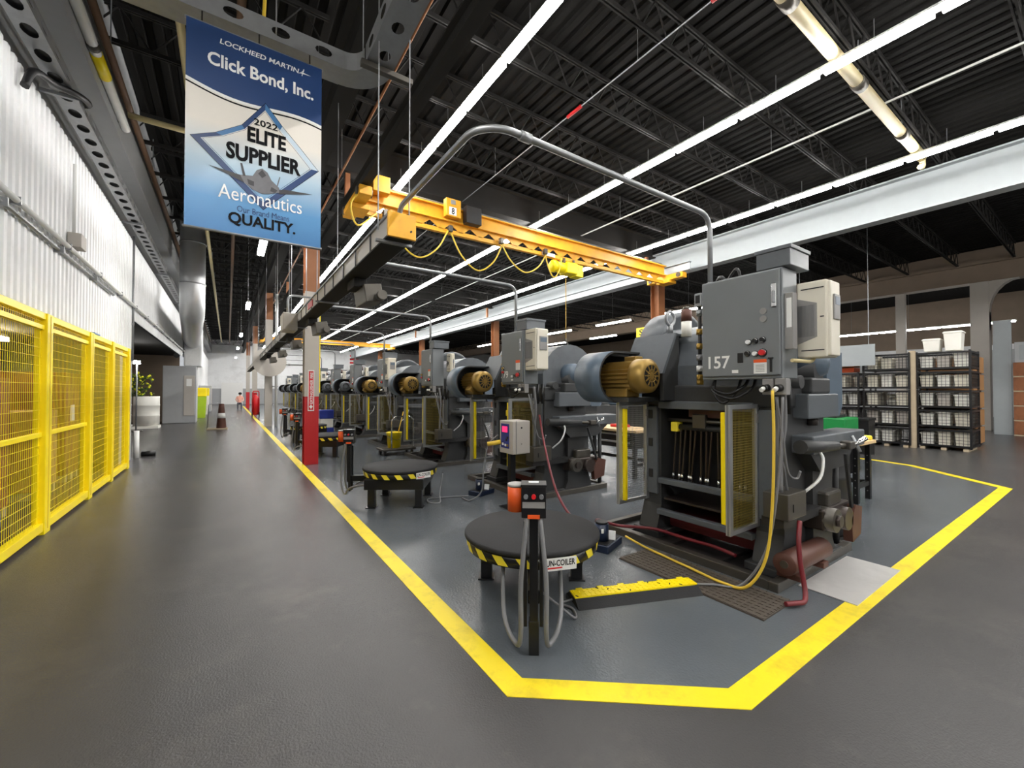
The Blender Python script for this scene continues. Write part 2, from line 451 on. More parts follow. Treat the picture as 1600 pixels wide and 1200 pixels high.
for y, lb in ((9.55, 'brown steel column under the pale girder, with a small yellow S sign'), (20.8, 'brown steel column behind the second press from the camera'), (32.0, 'brown steel column behind the third press from the camera'), (43.2, 'far brown steel column under the pale girder')):
    t = thing('steel_column', lb, 'column', (13, y, 0))
    m = hcol(MB(), 13, y, 0, 5.62, 'steel_brown', .36, .34); m.box(12.75, 13.25, y - .25, y + .25, 0, .03, 'steel_brown')
    part('shaft', m, t)
    if y < 10:
        s = MB(); s.box(12.55, 12.57, 9.72, 10.16, 3.52, 3.86, 'sign_yellow'); s.box(12.57, 12.84, 9.70, 9.74, 3.66, 3.70, 'steel_brown')
        text_polys(s, 'S', 'black', (12.549, 10.03, 3.58), (0, -1, 0), (0, 0, 1), .17, .22, bold=.015)
        part('sign', s, t, 'small yellow square sign with a black S')
t = thing('haunched_column', 'pale broad column with a curved haunch carrying the brown girder at right', 'column', (24.6, 3.1, 0))
m = MB(); m.box(24.35, 24.85, 2.85, 3.35, 0, 5.8, 'column_grey'); part('shaft', m, t)
arc = [(3.35 + .0, 3.9)] + [(3.35 + 0.75 - .75 * math.cos(a), 4.6 + 1.2 * math.sin(a)) for a in [k * PI / 12 for k in range(7)]] + [(3.35, 5.8)]
m = MB(); m.prism([(2.85 - (u - 3.35), v) for u, v in arc], 'x', 24.4, 24.8, 'column_grey'); part('haunch', m, t)
solo('hanger_post', MB().box(24.5, 24.7, 5.3, 5.62, 1.4, 5.8, 'column_grey'), 'thin pale post under the brown girder above the wire baskets', 'post')

# ------------------------------------------------------------------ fluorescent strips
def strip_light(x, y, z, label, group, tube='tube_light', L=1.22, wire=.36):
    t = thing('strip_light', label, 'ceiling light', (x, y, z), group)
    k = ('strip', tube, L)
    o0 = (0, 0, 0)
    def housing():
        m = MB(); m.prism([(-.055, .035), (-.035, .085), (.035, .085), (.055, .035)], 'y', -L / 2, L / 2, 'white')
        m.box(-.02, .02, -L / 2, -L / 2 + .025, 0, .035, 'white'); m.box(-.02, .02, L / 2 - .025, L / 2, 0, .035, 'white')
        return m
    part('housing', housing, t, key=k + ('h',), org=o0)
    part('lamp_tube', lambda: MB().box(-.06, .06, -L / 2 + .035, L / 2 - .035, -.03, .034, tube), t, key=k + ('t',), org=o0)
    if wire: part('hanger', lambda: MB().cyl((0, 0, .085), (0, 0, wire), .006, 'galvanised', 4, cap=False), t, key=('w', wire), org=o0)
    return t
for x, lb, gp in ((3.2, 'white fluorescent strip in the lit row nearest the aisle', 'strip lights in the row nearest the aisle'),
                  (7.18, 'white fluorescent strip in the middle lit row above the presses', 'strip lights in the middle row'),
                  (11.35, 'white fluorescent strip in the lit row beside the pale girder', 'strip lights beside the pale girder')):
    y = -12.84
    while y < 54:
        strip_light(x, y, 6.22, lb, gp); y += 1.222
for y in (-2.6, 1.2, 9.9, 17.2, 26.5, 35, 45):  # the near pair is unseen, added to brighten the left wall and floor
    strip_light(.56 if y > 5 else -.45, y, 4.5, 'bright strip light hanging over the aisle in single file, unseen near pair added', 'aisle lights', 'aisle_light', wire=2.62)
for i, (x, y) in enumerate([(15.4, -11), (15.4, -7), (19.5, -9), (19.5, -5), (15.4, -3.2), (15.4, -.7), (13.9, -1.6), (17.2, 11), (17.2, 15.5), (17.2, 20), (17.2, 24.5), (17.2, 29), (21.2, 10.7), (21.2, 15.2), (21.2, 20), (21.2, 25), (21.2, 31), (30, 3.9), (30, 6.36), (30, 8.82), (30, 13)]):  # strips out of frame at right are unseen, added to brighten the wire baskets
    strip_light(x, y, 5.2 if x < 25 else 4.75, 'fluorescent strip beyond the pale girder, out-of-frame ones added for light', 'strip lights beyond the pale girder', 'tube_light', 2.44, wire=1.92 if x < 25 else 2.37)
# ------------------------------------------------------------------ the row of presses (built at the nearest one's place; copies share its meshes)
PO = (4.2, 2.36, 0)          # foot of the nearest press
PITCH_Y = 3.15
def gate_wire(x0, x1, y, z0, z1, step, m, r=.0016):
    def f():
        b = MB(); k = x0 + step
        while k < x1 - .005:
            b.box(k - r, k + r, y - r, y + r, z0, z1, m); k += step
        k = z0 + step
        while k < z1 - .005:
            b.box(x0, x1, y - r, y + r, k - r, k + r, m); k += step
        return b
    return f
def press(i, label, number, cabw, vfd, motor, near):
    """i: place in the row; cabw: cabinet width along the aisle; vfd: drive on the cabinet's side, 'big', 'slim' or None"""
    t = thing('stamping_press', label, 'press', (PO[0], PO[1] + i * PITCH_Y, 0), 'presses in a row along the machine bay')
    def P(name, fn, key=None, label=None, parent=None):
        return part(name, fn, parent or t, label, ('press', name, key) if key is not None else ('press', name, 0), org=PO)
    # oil tray
    def tray():
        m = MB(); m.box(3.48, 5.0, 1.5, 3.3, 0.0, .02, 'press_black')
        for a in ((3.47, 5.01, 1.49, 1.56), (3.47, 5.01, 3.24, 3.31), (3.47, 3.55, 1.56, 3.24), (4.94, 5.01, 1.56, 3.24)):
            m.box(*a, 0, .075, 'dull_steel', .006)
        for y in (2.0, 2.5, 3.0): m.box(3.55, 4.94, y, y + .05, .02, .05, 'press_black')
        return m
    P('oil_tray', tray)
    # frame: two side frames with flared feet, crosshead, back plate
    def frame():
        m = MB()
        for y0, y1 in ((1.58, 1.80), (2.76, 2.98)):
            m.prism([(3.72, .02), (3.72, .10), (3.80, .34), (3.80, 1.45), (4.62, 1.45), (4.62, .34), (4.75, .10), (4.75, .02)], 'y', y0, y1, 'press_dark')
            m.box(3.77, 3.80, y0 + .03, y1 - .03, .45, 1.38, 'press_grey', .008)
            m.box(3.68, 4.8, y0 - .05, y1 + .05, .02, .09, 'press_dark', .01)
        m.box(3.78, 4.75, 1.56, 3.0, 1.40, 1.60, 'press_dark', .02)
        m.box(3.75, 3.80, 1.80, 2.76, 1.36, 1.44, 'press_grey', .01)
        m.box(4.40, 4.44, 1.80, 2.76, .12, 1.40, 'press_black')
        m.box(3.95, 4.40, 1.80, 2.76, .10, .24, 'dark_red')
        m.box(3.9, 4.3, 2.05, 2.5, 1.28, 1.40, 'rust_brown')
        for z in (.62, .95, 1.25):
            m.box(3.76, 3.80, 2.84, 2.89, z, z + .09, 'press_black', .006)
        return m
    P('frame', frame)
    for k, (z, x) in enumerate(((.58, 3.74), (.26, 3.72))):
        P('shelf_bar', lambda z=z, x=x: MB().box(x, x + .07, 1.80, 2.76, z, z + .055, 'press_grey', .006), key=k)
    # drip shelf and inner drum
    P('drip_shelf', lambda: MB().box(3.82, 4.35, 1.82, 2.74, .40, .42, 'oily_steel'))
    # hanging rods
    def rods_rail():
        m = MB(); m.cyl((3.9, 1.82, 1.24), (3.9, 2.74, 1.24), .018, 'dull_steel', 8); m.box(3.86, 3.94, 2.3, 2.44, 1.17, 1.31, 'dull_steel', .008)
        m.cyl((3.9, 1.82, 1.17), (3.9, 2.66, 1.17), .03, 'press_black', 8); m.box(3.85, 3.95, 2.60, 2.68, 1.12, 1.22, 'sign_yellow' if near else 'dull_steel', .01)
        return m
    P('rod_rail', rods_rail, key=near)
    if near:
        rr = random.Random(i + 3)
        for k in range(15):
            y = 1.86 + k * .056; dy = rr.uniform(-.03, .03)
            def rod(y=y, dy=dy):
                m = MB(); m.cyl((3.9, y, 1.17), (3.86, y + dy, .66), .010, 'oily_steel', 6); m.ball((3.9, y, 1.17), .028, 'press_black', 8)
                m.cyl((3.86, y + dy, .70), (3.86, y + dy, .62), .017, 'chrome', 8); return m
            P('feed_rod', rod, key=(i, k), label='thin steel rod with bright collar')
    # upper housing
    def housing():
        m = MB()
        prof = [(3.84, 1.58), (3.84, 1.80)] + [(4.38 - .5 * math.cos(a), 1.84 + .42 * math.sin(a)) for a in [k * PI / 12 for k in range(1, 12)]] + [(4.92, 1.80), (4.92, 1.58)]
        m.prism(prof, 'y', 1.66, 2.95, 'press_grey', False)
        for f in m.bm.faces: f.smooth = False
        m.cyl((4.3, 1.5, 1.72), (4.3, 3.2, 1.72), .11, 'press_dark', 14)
        m.cyl((3.95, 1.5, 1.62), (3.95, 2.9, 1.62), .055, 'press_dark', 12)
        return m
    P('crank_housing', housing)
    def wheel():
        m = MB(); m.lathe((4.58, 2.97, 1.98), (0, 1, 0), [(0, .03), (0, .10), (.02, .12), (.02, .44), (0, .46), (0, .50), (.02, .52), (.30, .52), (.32, .5), (.32, .03)], 'press_grey', 32); return m
    fw = P('flywheel_guard', wheel)
    def ring():
        m = MB(); pts = [(4.03 + .075 * math.sin(a), 2.8, 2.34 + .075 * math.cos(a)) for a in [k * PI / 8 for k in range(17)]]
        m.tube(pts, .017, 'galvanised', 8); m.cyl((4.03, 2.8, 2.18), (4.03, 2.8, 2.27), .03, 'galvanised', 8)
        return m
    P('lifting_eye', ring)
    def filt():
        m = MB(); m.cyl((3.9, 2.52, 2.1), (3.9, 2.52, 2.26), .05, 'bin_white', 12); m.cyl((3.9, 2.52, 2.26), (3.9, 2.52, 2.38), .052, 'rust_brown', 12); m.cyl((3.9, 2.52, 2.38), (3.9, 2.52, 2.41), .03, 'dull_steel', 10)
        return m
    P('air_filter', filt)
    # belt guard: a tunnel around the motor pulley and a sloping cover up to the flywheel
    def guard():
        m = MB(); cx, cz, r = 3.33, 1.69, .27; y0_, y1_ = 2.94, 3.30
        arc = [PI * .5 + k * PI / 18 for k in range(19)]
        outer = [(3.86, cz + r)] + [(cx + r * math.cos(a), cz + r * math.sin(a)) for a in arc] + [(3.80, cz - r)]
        inner = [(3.86, cz + r - .02)] + [(cx + (r - .02) * math.cos(a), cz + (r - .02) * math.sin(a)) for a in arc] + [(3.80, cz - r + .02)]
        n = len(outer)
        A = m.verts([(u, y0_, v) for u, v in outer]); B = m.verts([(u, y1_, v) for u, v in outer])
        Ai = m.verts([(u, y0_, v) for u, v in inner]); Bi = m.verts([(u, y1_ - .01, v) for u, v in inner])
        for k in range(n - 1):
            m.face([A[k], B[k], B[k + 1], A[k + 1]], 'bluegrey', True); m.face([Ai[k], Ai[k + 1], Bi[k + 1], Bi[k]], 'press_black', True); m.face([A[k], A[k + 1], Ai[k + 1], Ai[k]], 'press_dark')
        m.face(B, 'press_grey'); m.face(Bi[::-1], 'press_black')
        for q in (0, n - 1): m.face([A[q], Ai[q], Bi[q], B[q]], 'press_dark')
        return m
    def slope():
        m = MB()
        m.prism([(3.58, 1.74), (3.79, 2.12), (3.86, 2.12), (3.86, 1.45), (3.60, 1.45)], 'y', 2.58, 2.62, 'press_dark')
        m.prism([(3.565, 1.72), (3.785, 2.14), (3.82, 2.14), (3.60, 1.72)], 'y', 2.57, 3.08, 'press_grey')
        m.box(3.79, 4.0, 2.58, 3.06, 2.11, 2.14, 'press_grey', .004)
        return m
    P('sloping_cover', slope)
    P('belt_guard', guard)
    # motor
    mc = motor
    def mot():
        m = MB(); c = Vector((3.38, 0, 1.69)); n = 44; rings = []
        for y in (2.70, 3.1):
            rings.append(m.verts([(c.x + (.132 + (.026 if k % 2 else 0)) * math.cos(2 * PI * k / n), y, c.z + (.132 + (.026 if k % 2 else 0)) * math.sin(2 * PI * k / n)) for k in range(n)]))
        for k in range(n): m.face([rings[0][k], rings[0][(k + 1) % n], rings[1][(k + 1) % n], rings[1][k]], mc)
        m.face(rings[0], mc); m.face(rings[1], mc)
        m.box(3.28, 3.48, 2.78, 3.06, 1.48, 1.57, mc, .01); m.box(3.26, 3.76, 2.74, 3.0, 1.43, 1.48, 'press_dark', .006)
        m.lathe((c.x, 3.1, c.z), (0, 1, 0), [(0, .12), (.03, .125), (.05, .06), (.12, .05), (.12, .01)], 'press_black', 20)
        return m
    mo = P('motor', mot, key=mc)
    def fan():
        m = MB(); m.lathe((3.38, 2.56, 1.69), (0, 1, 0), [(.0, .105), (.0, .128), (.025, .166), (.15, .172), (.165, .155), (.165, .02)], mc, 28); return m
    fc = P('fan_cover', fan, key=mc, parent=mo)
    def grille():
        m = MB(); m.cyl((3.38, 2.556, 1.69), (3.38, 2.560, 1.69), .106, 'black', 24)
        for k in range(6):
            a = k * PI / 6; m.obox((3.38, 2.554, 1.69), (.21, .004, .013), mc, ry=a)
        m.cyl((3.38, 2.550, 1.69), (3.38, 2.558, 1.69), .033, mc, 12)
        for rr_ in (.06,): m.tube([(3.38 + rr_ * math.cos(k * PI / 8), 2.553, 1.69 + rr_ * math.sin(k * PI / 8)) for k in range(17)], .004, mc, 4)
        return m
    P('fan_grille', grille, key=mc, parent=mo)
    P('terminal_box', lambda: MB().box(3.42, 3.54, 2.78, 2.93, 1.83, 1.90, mc, .012) if near and i == 0 else MB().obox((3.26, 2.80, 1.57), (.11, .14, .12), mc, ry=.6, bev=.012), key=(mc, i == 0), parent=mo)
    # control cabinet on the aisle side
    y0 = 1.42; y1 = y0 + cabw; xf = 3.40; zb, zt = 1.64, 2.48
    if i: y1 = 1.80 + cabw / 2 ; y0 = 1.80 - cabw / 2 ; y1 += .04; y0 += .04; zt = 2.40
    K = (cabw, bool(i))
    cab = P('control_cabinet', lambda: MB().box(xf + .022, xf + .27, y0, y1, zb, zt, 'cabinet_grey', .008), key=K)
    dr = P('door', lambda: MB().box(xf, xf + .02, y0 + .012, y1 - .012, zb + .025, zt - .012, 'cabinet_grey', .007), key=K, parent=cab)
    def latch():
        m = MB(); m.box(xf - .015, xf, y0 + .03, y0 + .065, zt - .30, zt - .12, 'chrome', .004); m.box(xf - .03, xf - .012, y0 + .04, y0 + .055, zt - .27, zt - .18, 'galvanised', .003)
        return m
    P('latch', latch, key=K, parent=cab)
    def dial(u, v, c_, r=.016, ring=True, parent=cab):
        def f():
            m = MB(); m.cyl((xf - .001, u, v), (xf - .006, u, v), r * 1.5, 'black', 12)
            if ring: m.cyl((xf - .006, u, v), (xf - .011, u, v), r * 1.25, 'chrome', 12)
            m.cyl((xf - .011, u, v), (xf - .03, u, v), r, c_, 12); return m
        return f
    if i == 0:
        for k, (u, v, c_) in enumerate(((1.655, 1.93, 'white'), (1.605, 1.935, 'black'), (1.55, 1.94, 'black'), (1.665, 1.84, 'black'), (1.605, 1.835, 'white'), (1.552, 1.84, 'red'))):
            P('push_button', dial(u, v, c_, .016 if c_ != 'red' else .022), key=(i, k), parent=cab)
        for k, v in enumerate((2.16, 2.10)):
            P('pilot_light', lambda v=v: MB().cyl((xf, 1.545, v), (xf - .01, 1.545, v), .025, 'vent_grey', 16), key=(i, k), parent=cab)
        s = MB(); s.box(xf - .003, xf, 1.525, 1.62, 1.68, 1.79, 'white'); s.box(xf - .004, xf, 1.525, 1.62, 1.765, 1.79, 'orange')
        for q in range(5): s.box(xf - .004, xf, 1.54, 1.605, 1.695 + q * .012, 1.699 + q * .012, 'vent_grey')
        P('warning_label', s, key=i, parent=cab)
        s = MB(); s.box(xf - .004, xf, 1.70, 1.745, 1.77, 1.85, 'black', .003); P('meter', s, key=i, parent=cab)
        s = MB(); s.box(xf - .01, xf, 1.487, 1.50, 1.69, 1.80, 'black'); s.box(xf - .012, xf, 1.475, 1.512, 1.79, 1.80, 'black'); P('key_lock', s, key=i, parent=cab)
    else:
        for k, (u, v, c_) in enumerate(((y0 + .24, zb + .11, 'white'), (y0 + .185, zb + .12, 'black'), (y0 + .11, zb + .13, 'red'), (y1 - .07, zb + .24, 'brass'), (y1 - .07, zb + .18, 'red'))):
            P('push_button', dial(u, v, c_, .018 if k != 2 else .028), key=(K, k), parent=cab)
        s = MB(); s.box(xf - .003, xf, y0 + .07, y0 + .17, zb + .2, zb + .34, 'white'); s.box(xf - .004, xf, y0 + .07, y0 + .17, zb + .30, zb + .34, 'orange')
        P('warning_label', s, key=K, parent=cab)
    if number:
        s = MB(); wd = .058 * len(number) + .01
        text_polys(s, number, 'white', (xf - .001, y1 - .07, zb + .09), (0, -1, 0), (0, 0, 1), wd, .105, bold=.018, depth=.002)
        P('number', s, key=number, parent=cab)
        P('sticker', lambda: MB().box(xf - .003, xf, y1 - .32, y1 - .27, zb + .05, zb + .075, 'white'), key=K, parent=cab)
    def topbox():
        m = MB(); m.box(xf + .03, xf + .36, y0 - .05, y0 + .19, zt + .005, zt + .15, 'press_grey', .006); m.box(xf + .02, xf + .37, y0 - .06, y0 + .20, zt + .13, zt + .16, 'press_grey', .004)
        return m
    P('resistor_box', topbox, key=K)
    ck = 0
    for q, (a_, b_) in enumerate(((.34, .16), (.28, .12), (.22, .2))):
        P('cable', lambda q=q, a_=a_, b_=b_: MB().curve([(xf + .12, y1 - .06, zb), (xf + .10, y1 - .04 - q * .01, zb - b_ * .6), (xf + .12, y1 - a_ * .6, zb - b_), (xf + .16, y1 - a_, zb - b_ * .5), (xf + .2, y1 - a_ - .02, zb)], .013, 'cable_black', 6, 5), key=(K, q))
    P('cable', lambda: MB().curve([(xf + .2, y1 - .12, zt), (xf + .2, y1 - .08, zt + .07), (xf + .3, y1 + .02, zt + .06), (xf + .4, y1 + .12, zt - .12)], .016, 'cable_black', 6, 5), key=(K, 8))
    P('cable', lambda: MB().curve([(xf + .2, y1 - .25, zt), (xf + .22, y1 - .2, zt + .12), (xf + .34, y1 - .05, zt + .04), (xf + .44, y1 + .06, zt - .16)], .012, 'cable_black', 6, 5), key=(K, 9))
    def airline():
        m = MB(); x, y = xf + .10, y1 + .07
        m.cyl((x, y, 1.62), (x, y, 2.33), .017, 'press_black', 8); m.box(x - .03, x + .03, y - .035, y + .035, 2.30, 2.42, 'galvanised', .008); m.box(x - .038, x + .03, y - .02, y + .02, 2.33, 2.40, 'black', .004)
        for z, c_ in ((2.22, 'galvanised'), (2.05, 'brass'), (1.92, 'brass'), (1.82, 'galvanised'), (1.72, 'pipe_white'), (1.64, 'brass'), (1.60, 'brass')):
            m.cyl((x, y, z), (x, y, z + .05), .03, c_, 8); m.cyl((x, y, z + .025), (x - .055, y - .02, z + .025), .014, c_, 8)
        return m
    P('air_regulator', airline, key=K)
    for q, u in enumerate((y0 + .11, y0 + .02)):
        ob_ = P('outlet_box', lambda u=u: MB().box(xf + .02, xf + .09, u - .04, u + .04, zb - .125, zb - .0, 'vent_grey', .006), key=(K, q))
        P('plug', lambda u=u: MB().cyl((xf + .02, u, zb - .07), (xf - .02, u + .01, zb - .075), .028, 'black', 10).cyl((xf - .02, u + .01, zb - .075), (xf - .05, u + .015, zb - .09), .017, 'white', 8), key=(K, q), parent=ob_)
    if vfd:
        if i == 0: vx0, vx1, vy0, vy1, vz0, vz1 = 3.66, 3.86, 1.20, 1.42, 1.80, 2.38
        elif vfd == 'big': vx0, vx1, vy0, vy1, vz0, vz1 = 3.44, 3.66, y0 - .26, y0, 1.83, 2.40
        else: vx0, vx1, vy0, vy1, vz0, vz1 = 3.72, 3.82, y0 - .22, y0 - .02, 1.93, 2.30
        kk = (vfd, i == 0, cabw)
        vp = P('drive_unit', lambda: MB().hexa([(vx0, vy0 + .02, vz0), (vx1, vy0 + .02, vz0), (vx1, vy1, vz0), (vx0, vy1, vz0), (vx0, vy0 + .02, vz1), (vx1, vy0 + .02, vz1), (vx1, vy1, vz1), (vx0, vy1, vz1)], 'drive_beige', .012).box(vx0 + .012, vx1 - .012, vy0, vy0 + .03, vz0 + .01, vz1 - .01, 'drive_beige', .01), key=kk, label='beige variable speed drive')
        def vent():
            m = MB(); m.prism([(vy1 + .002, vz0 + .10), (vy0 + .085, vz0 + .155), (vy0 + .085, vz1 - .17), (vy1 + .002, vz1 - .12)], 'x', vx0 - .004, vx0 + .01, 'vent_grey')
            for q in range(13):
                u = vy0 + .10 + q * (vy1 - vy0 - .11) / 12; m.box(vx0 - .007, vx0 - .003, u, u + .004, vz0 + .16, vz1 - .18, 'cable_grey')
            for z_, d_ in ((vz1 - .06, 0), (vz0 + .05, 0), (vz0 + .3, .1)): m.box(vx0 - .003, vx0, vy0 + .04, vy1 - .03 if not d_ else vy0 + .065, z_, z_ + .008, 'cable_black')
            return m
        P('vent', vent, key=kk, parent=vp)
        def keypad():
            m = MB(); m.box(vx0 + .05, vx1 - .04, vy0 - .012, vy0, vz1 - .30, vz1 - .11, 'vent_grey', .006); m.box(vx0 + .062, vx1 - .052, vy0 - .015, vy0 - .01, vz1 - .19, vz1 - .13, 'bluegrey'); return m
        P('keypad', keypad, key=kk, parent=vp)
        if i == 0:
            m = MB(); m.box(3.45, 3.52, 1.362, 1.42, 1.86, 2.28, 'vent_grey', .004); m.box(3.446, 3.45, 1.372, 1.405, 2.02, 2.24, 'white'); P('mounting_plate', m, key=kk)
            m = MB(); m.tube([(3.42, 1.36, 1.77), (3.72, 1.34, 1.77), (3.78, 1.34, 1.83)], .014, 'pipe_cream', 8, .05); P('conduit_stub', m, key=kk)
    # guards either side of the die space
    for k, (gy, nm) in enumerate(((2.93, 'hinged mesh guard on the far side'), (1.79, 'hinged mesh guard on the near side'))):
        def gframe(gy=gy):
            m = MB(); x0, x1, z0, z1 = 3.32, 3.80, .38, 1.43
            for a in ((x0, x0 + .045, z0, z1), (x1 - .045, x1, z0, z1)): m.box(a[0], a[1], gy - .02, gy + .02, a[2], a[3], 'aluminium', .003)
            for z in (z0, z1 - .035): m.box(x0 + .045, x1 - .045, gy - .018, gy + .018, z, z + .035, 'aluminium', .003)
            m.box(x0 - .002, x0, gy - .006, gy + .006, z0, z1, 'cable_grey')
            m.box(x1 - .06, x1 - .03, gy - .03, gy - .018, z1 - .16, z1 - .08, 'vent_grey', .003); m.box(x1 - .01, x1 + .01, gy - .035, gy + .01, .5, .58, 'vent_grey', .003); m.box(x1 - .01, x1 + .01, gy - .035, gy + .01, 1.2, 1.28, 'vent_grey', .003)
            return m
        g = P('guard_gate', gframe, key=k)
        P('mesh_screen', gate_wire(3.36, 3.76, gy, .41, 1.40, .0215 if near else .033, 'mesh_olive' if k else 'galvanised', .0014 if near else .0022), key=(k, near), parent=g)
        P('light_curtain', lambda gy=gy, k=k: MB().box(3.325, 3.36, gy + .022, gy + .06, .46, 1.37, 'safety_yellow', .004) if k else MB().box(3.365, 3.40, gy - .06, gy - .022, .42, 1.36, 'safety_yellow', .004), key=k, parent=g, label='yellow light curtain bar')
    # the feed end, on the side towards the camera
    def ram():
        m = MB(); m.box(3.98, 4.62, 1.46, 1.66, 1.31, 1.52, 'press_grey', .012); m.cyl((4.3, 1.56, 1.24), (4.3, 1.56, 1.31), .05, 'oily_steel', 12); m.box(4.1, 4.5, 1.48, 1.66, 1.52, 1.66, 'press_dark', .02)
        return m
    P('ram', ram)
    def gear():
        m = MB(); m.prism([(4.72, 1.30), (4.62, 1.48), (4.62, 1.92), (5.0, 1.92), (5.0, 1.40), (4.92, 1.30)], 'y', 1.55, 1.75, 'bluegrey'); m.box(4.61, 4.62, 1.6, 1.7, 1.66, 1.82, 'white')
        m.lathe((4.35, 1.62, 1.80), (0.25, -1, 0), [(-.1, .16), (.08, .16), (.1, .14), (.16, .10), (.18, .02)], 'bluegrey', 20)
        return m
    P('gear_casing', gear)
    def bolster():
        m = MB(); m.box(3.95, 5.15, 1.42, 1.66, 1.02, 1.17, 'press_grey', .012); m.prism([(4.0, 1.02), (5.0, 1.02), (4.75, .85), (4.2, .85)], 'y', 1.46, 1.64, 'press_dark')
        m.cyl((3.75, 1.44, 1.10), (4.35, 1.40, 1.07), .055, 'press_dark', 12, .04); m.cyl((4.35, 1.40, 1.07), (4.6, 1.38, 1.06), .022, 'dull_steel', 8); m.box(4.5, 4.62, 1.34, 1.42, 1.03, 1.10, 'dull_steel', .01)
        m.cyl((4.62, 1.37, 1.05), (4.74, 1.30, 1.12), .022, 'chrome', 8); m.cyl((4.66, 1.32, 1.0), (4.66, 1.38, 1.14), .016, 'galvanised', 8)
        return m
    P('bolster', bolster)
    def pedestal():
        m = MB(); m.prism([(4.12, .02), (4.2, .2), (4.2, .86), (4.62, .86), (4.62, .2), (4.72, .02)], 'y', 1.52, 1.66, 'press_dark'); m.box(4.05, 4.8, 1.50, 1.70, .02, .08, 'press_dark', .01)
        return m
    P('pedestal', pedestal)
    P('junction_box', lambda: MB().box(3.48, 3.80, 1.42, 1.60, .56, .76, 'dull_steel', .006).box(3.56, 3.57, 1.415, 1.42, .62, .68, 'black'))
    P('brace', lambda: MB().cyl((4.45, 1.36, 1.0), (4.75, 1.40, .30), .018, 'press_dark', 6), key=0)
    P('brace', lambda: MB().cyl((4.95, 1.6, 1.03), (4.95, 1.6, .05), .03, 'press_dark', 8), key=1)
    P('hose', lambda: MB().curve([(3.5, 1.5, 1.5), (3.52, 1.5, 1.3), (3.55, 1.52, 1.1), (3.6, 1.5, .95), (3.66, 1.5, .75)], .012, 'cable_grey', 6, 5), key=0)
    P('hose', lambda: MB().curve([(3.44, 1.48, 1.5), (3.5, 1.46, 1.2), (3.58, 1.46, .92), (3.68, 1.44, .86), (3.7, 1.42, .92)], .009, 'cable_grey', 6, 5), key=1)
    P('hose', lambda: MB().curve([(3.52, 1.46, 1.6), (3.56, 1.47, 1.3), (3.56, 1.5, 1.05), (3.55, 1.5, .75)], .018, 'cable_grey', 6, 5), key=2)
    P('hose', lambda: MB().curve([(3.85, 1.46, .72), (3.95, 1.38, .84), (4.02, 1.38, .98), (4.02, 1.40, 1.04)], .012, 'white', 6, 5), key=3, label='short white hose')
    P('gland', lambda: MB().cyl((3.62, 1.5, 1.36), (3.62, 1.5, 1.64), .02, 'black', 8), key=0)
    P('gland', lambda: MB().cyl((3.70, 1.5, 1.36), (3.70, 1.5, 1.64), .02, 'black', 8), key=1)
    def feeder():
        m = MB(); m.box(4.15, 4.75, 1.42, 1.60, .36, .54, 'oily_steel', .02); m.cyl((4.25, 1.36, .45), (4.25, 1.56, .45), .10, 'dull_steel', 14); m.cyl((4.25, 1.33, .45), (4.25, 1.37, .45), .05, 'oily_steel', 12)
        m.cyl((4.52, 1.36, .42), (4.52, 1.5, .42), .10, 'oily_steel', 14); m.prism([(4.60, .2), (4.80, .24), (4.84, .48), (4.68, .52), (4.58, .4)], 'y', 1.36, 1.43, 'rust_brown'); m.box(4.3, 4.6, 1.44, 1.58, .53, .66, 'dull_steel', .02); m.box(3.5, 4.2, 1.46, 1.62, .49, .56, 'press_black')
        return m
    P('feed_rolls', feeder)
    return t
presses = []
spec = [('nearest grey stamping press, with 157 in white on its control cabinet', '157', .64, 'big', 'bronze', True),
        ('second stamping press from the camera, behind the grey box with the red display', '79', .56, 'big', 'bronze', True),
        ('third stamping press from the camera, bronze motor, tall cabinet, behind the yellow pail', '', .56, 'slim', 'bronze', False),
        ('fourth stamping press from the camera, bronze motor, beige drive on the cabinet', '', .56, 'big', 'bronze', False),
        ('fifth stamping press from the camera, grey motor, behind the middle turntable', '', .56, 'slim', 'motor_grey', False),
        ('sixth stamping press from the camera, grey motor, just right of the red-footed column', '', .56, 'slim', 'motor_grey', False),
        ('seventh stamping press from the camera, just left of the red-footed column', '', .56, 'big', 'motor_grey', False),
        ('eighth stamping press from the camera, far down the row', '', .56, 'slim', 'bronze', False),
        ('ninth stamping press from the camera, far down the row', '', .56, 'big', 'motor_grey', False),
        ('tenth stamping press from the camera, far down the row', '', .56, 'slim', 'motor_grey', False),
        ('last and farthest stamping press of the row', '', .56, 'big', 'motor_grey', False)]
for i, a in enumerate(spec): presses.append(press(i, *a))
# power conduits from the presses to the bus duct
def conduit(i, label):
    y = 2.04 + i * PITCH_Y; m = MB()
    if i: y = (1.9 if i != 6 else 1.66) + i * PITCH_Y
    top = 3.10; bx = 1.19
    pts = [(3.52, y, 2.482 if not i else 2.402), (3.52, y, top), (1.32, y, top), (bx, y + .12, top), (bx, y + 1.36, top), (bx, y + 1.42, 3.01)] if i == 0 else [(3.52, y, 2.402), (3.52, y, top), (bx, y, top), (bx, y, 3.01)]
    m.tube(pts, .022, 'galvanised', 8, .16, 6)
    m.cyl((1.45, y, top), (1.53, y, top), .03, 'galvanised', 8)
    m.cyl((3.52, y, (2.482 if not i else 2.402)), (3.52, y, (2.5 if not i else 2.42)), .032, 'galvanised', 8)
    solo('conduit', m, label, 'conduit', 'power conduits from presses to bus duct')
for i, nm in enumerate(('nearest', 'second', 'third', 'fourth', 'fifth', 'sixth', 'seventh', 'eighth')):
    conduit(i, 'grey bent conduit rising from the ' + nm + ' press towards the bus duct')
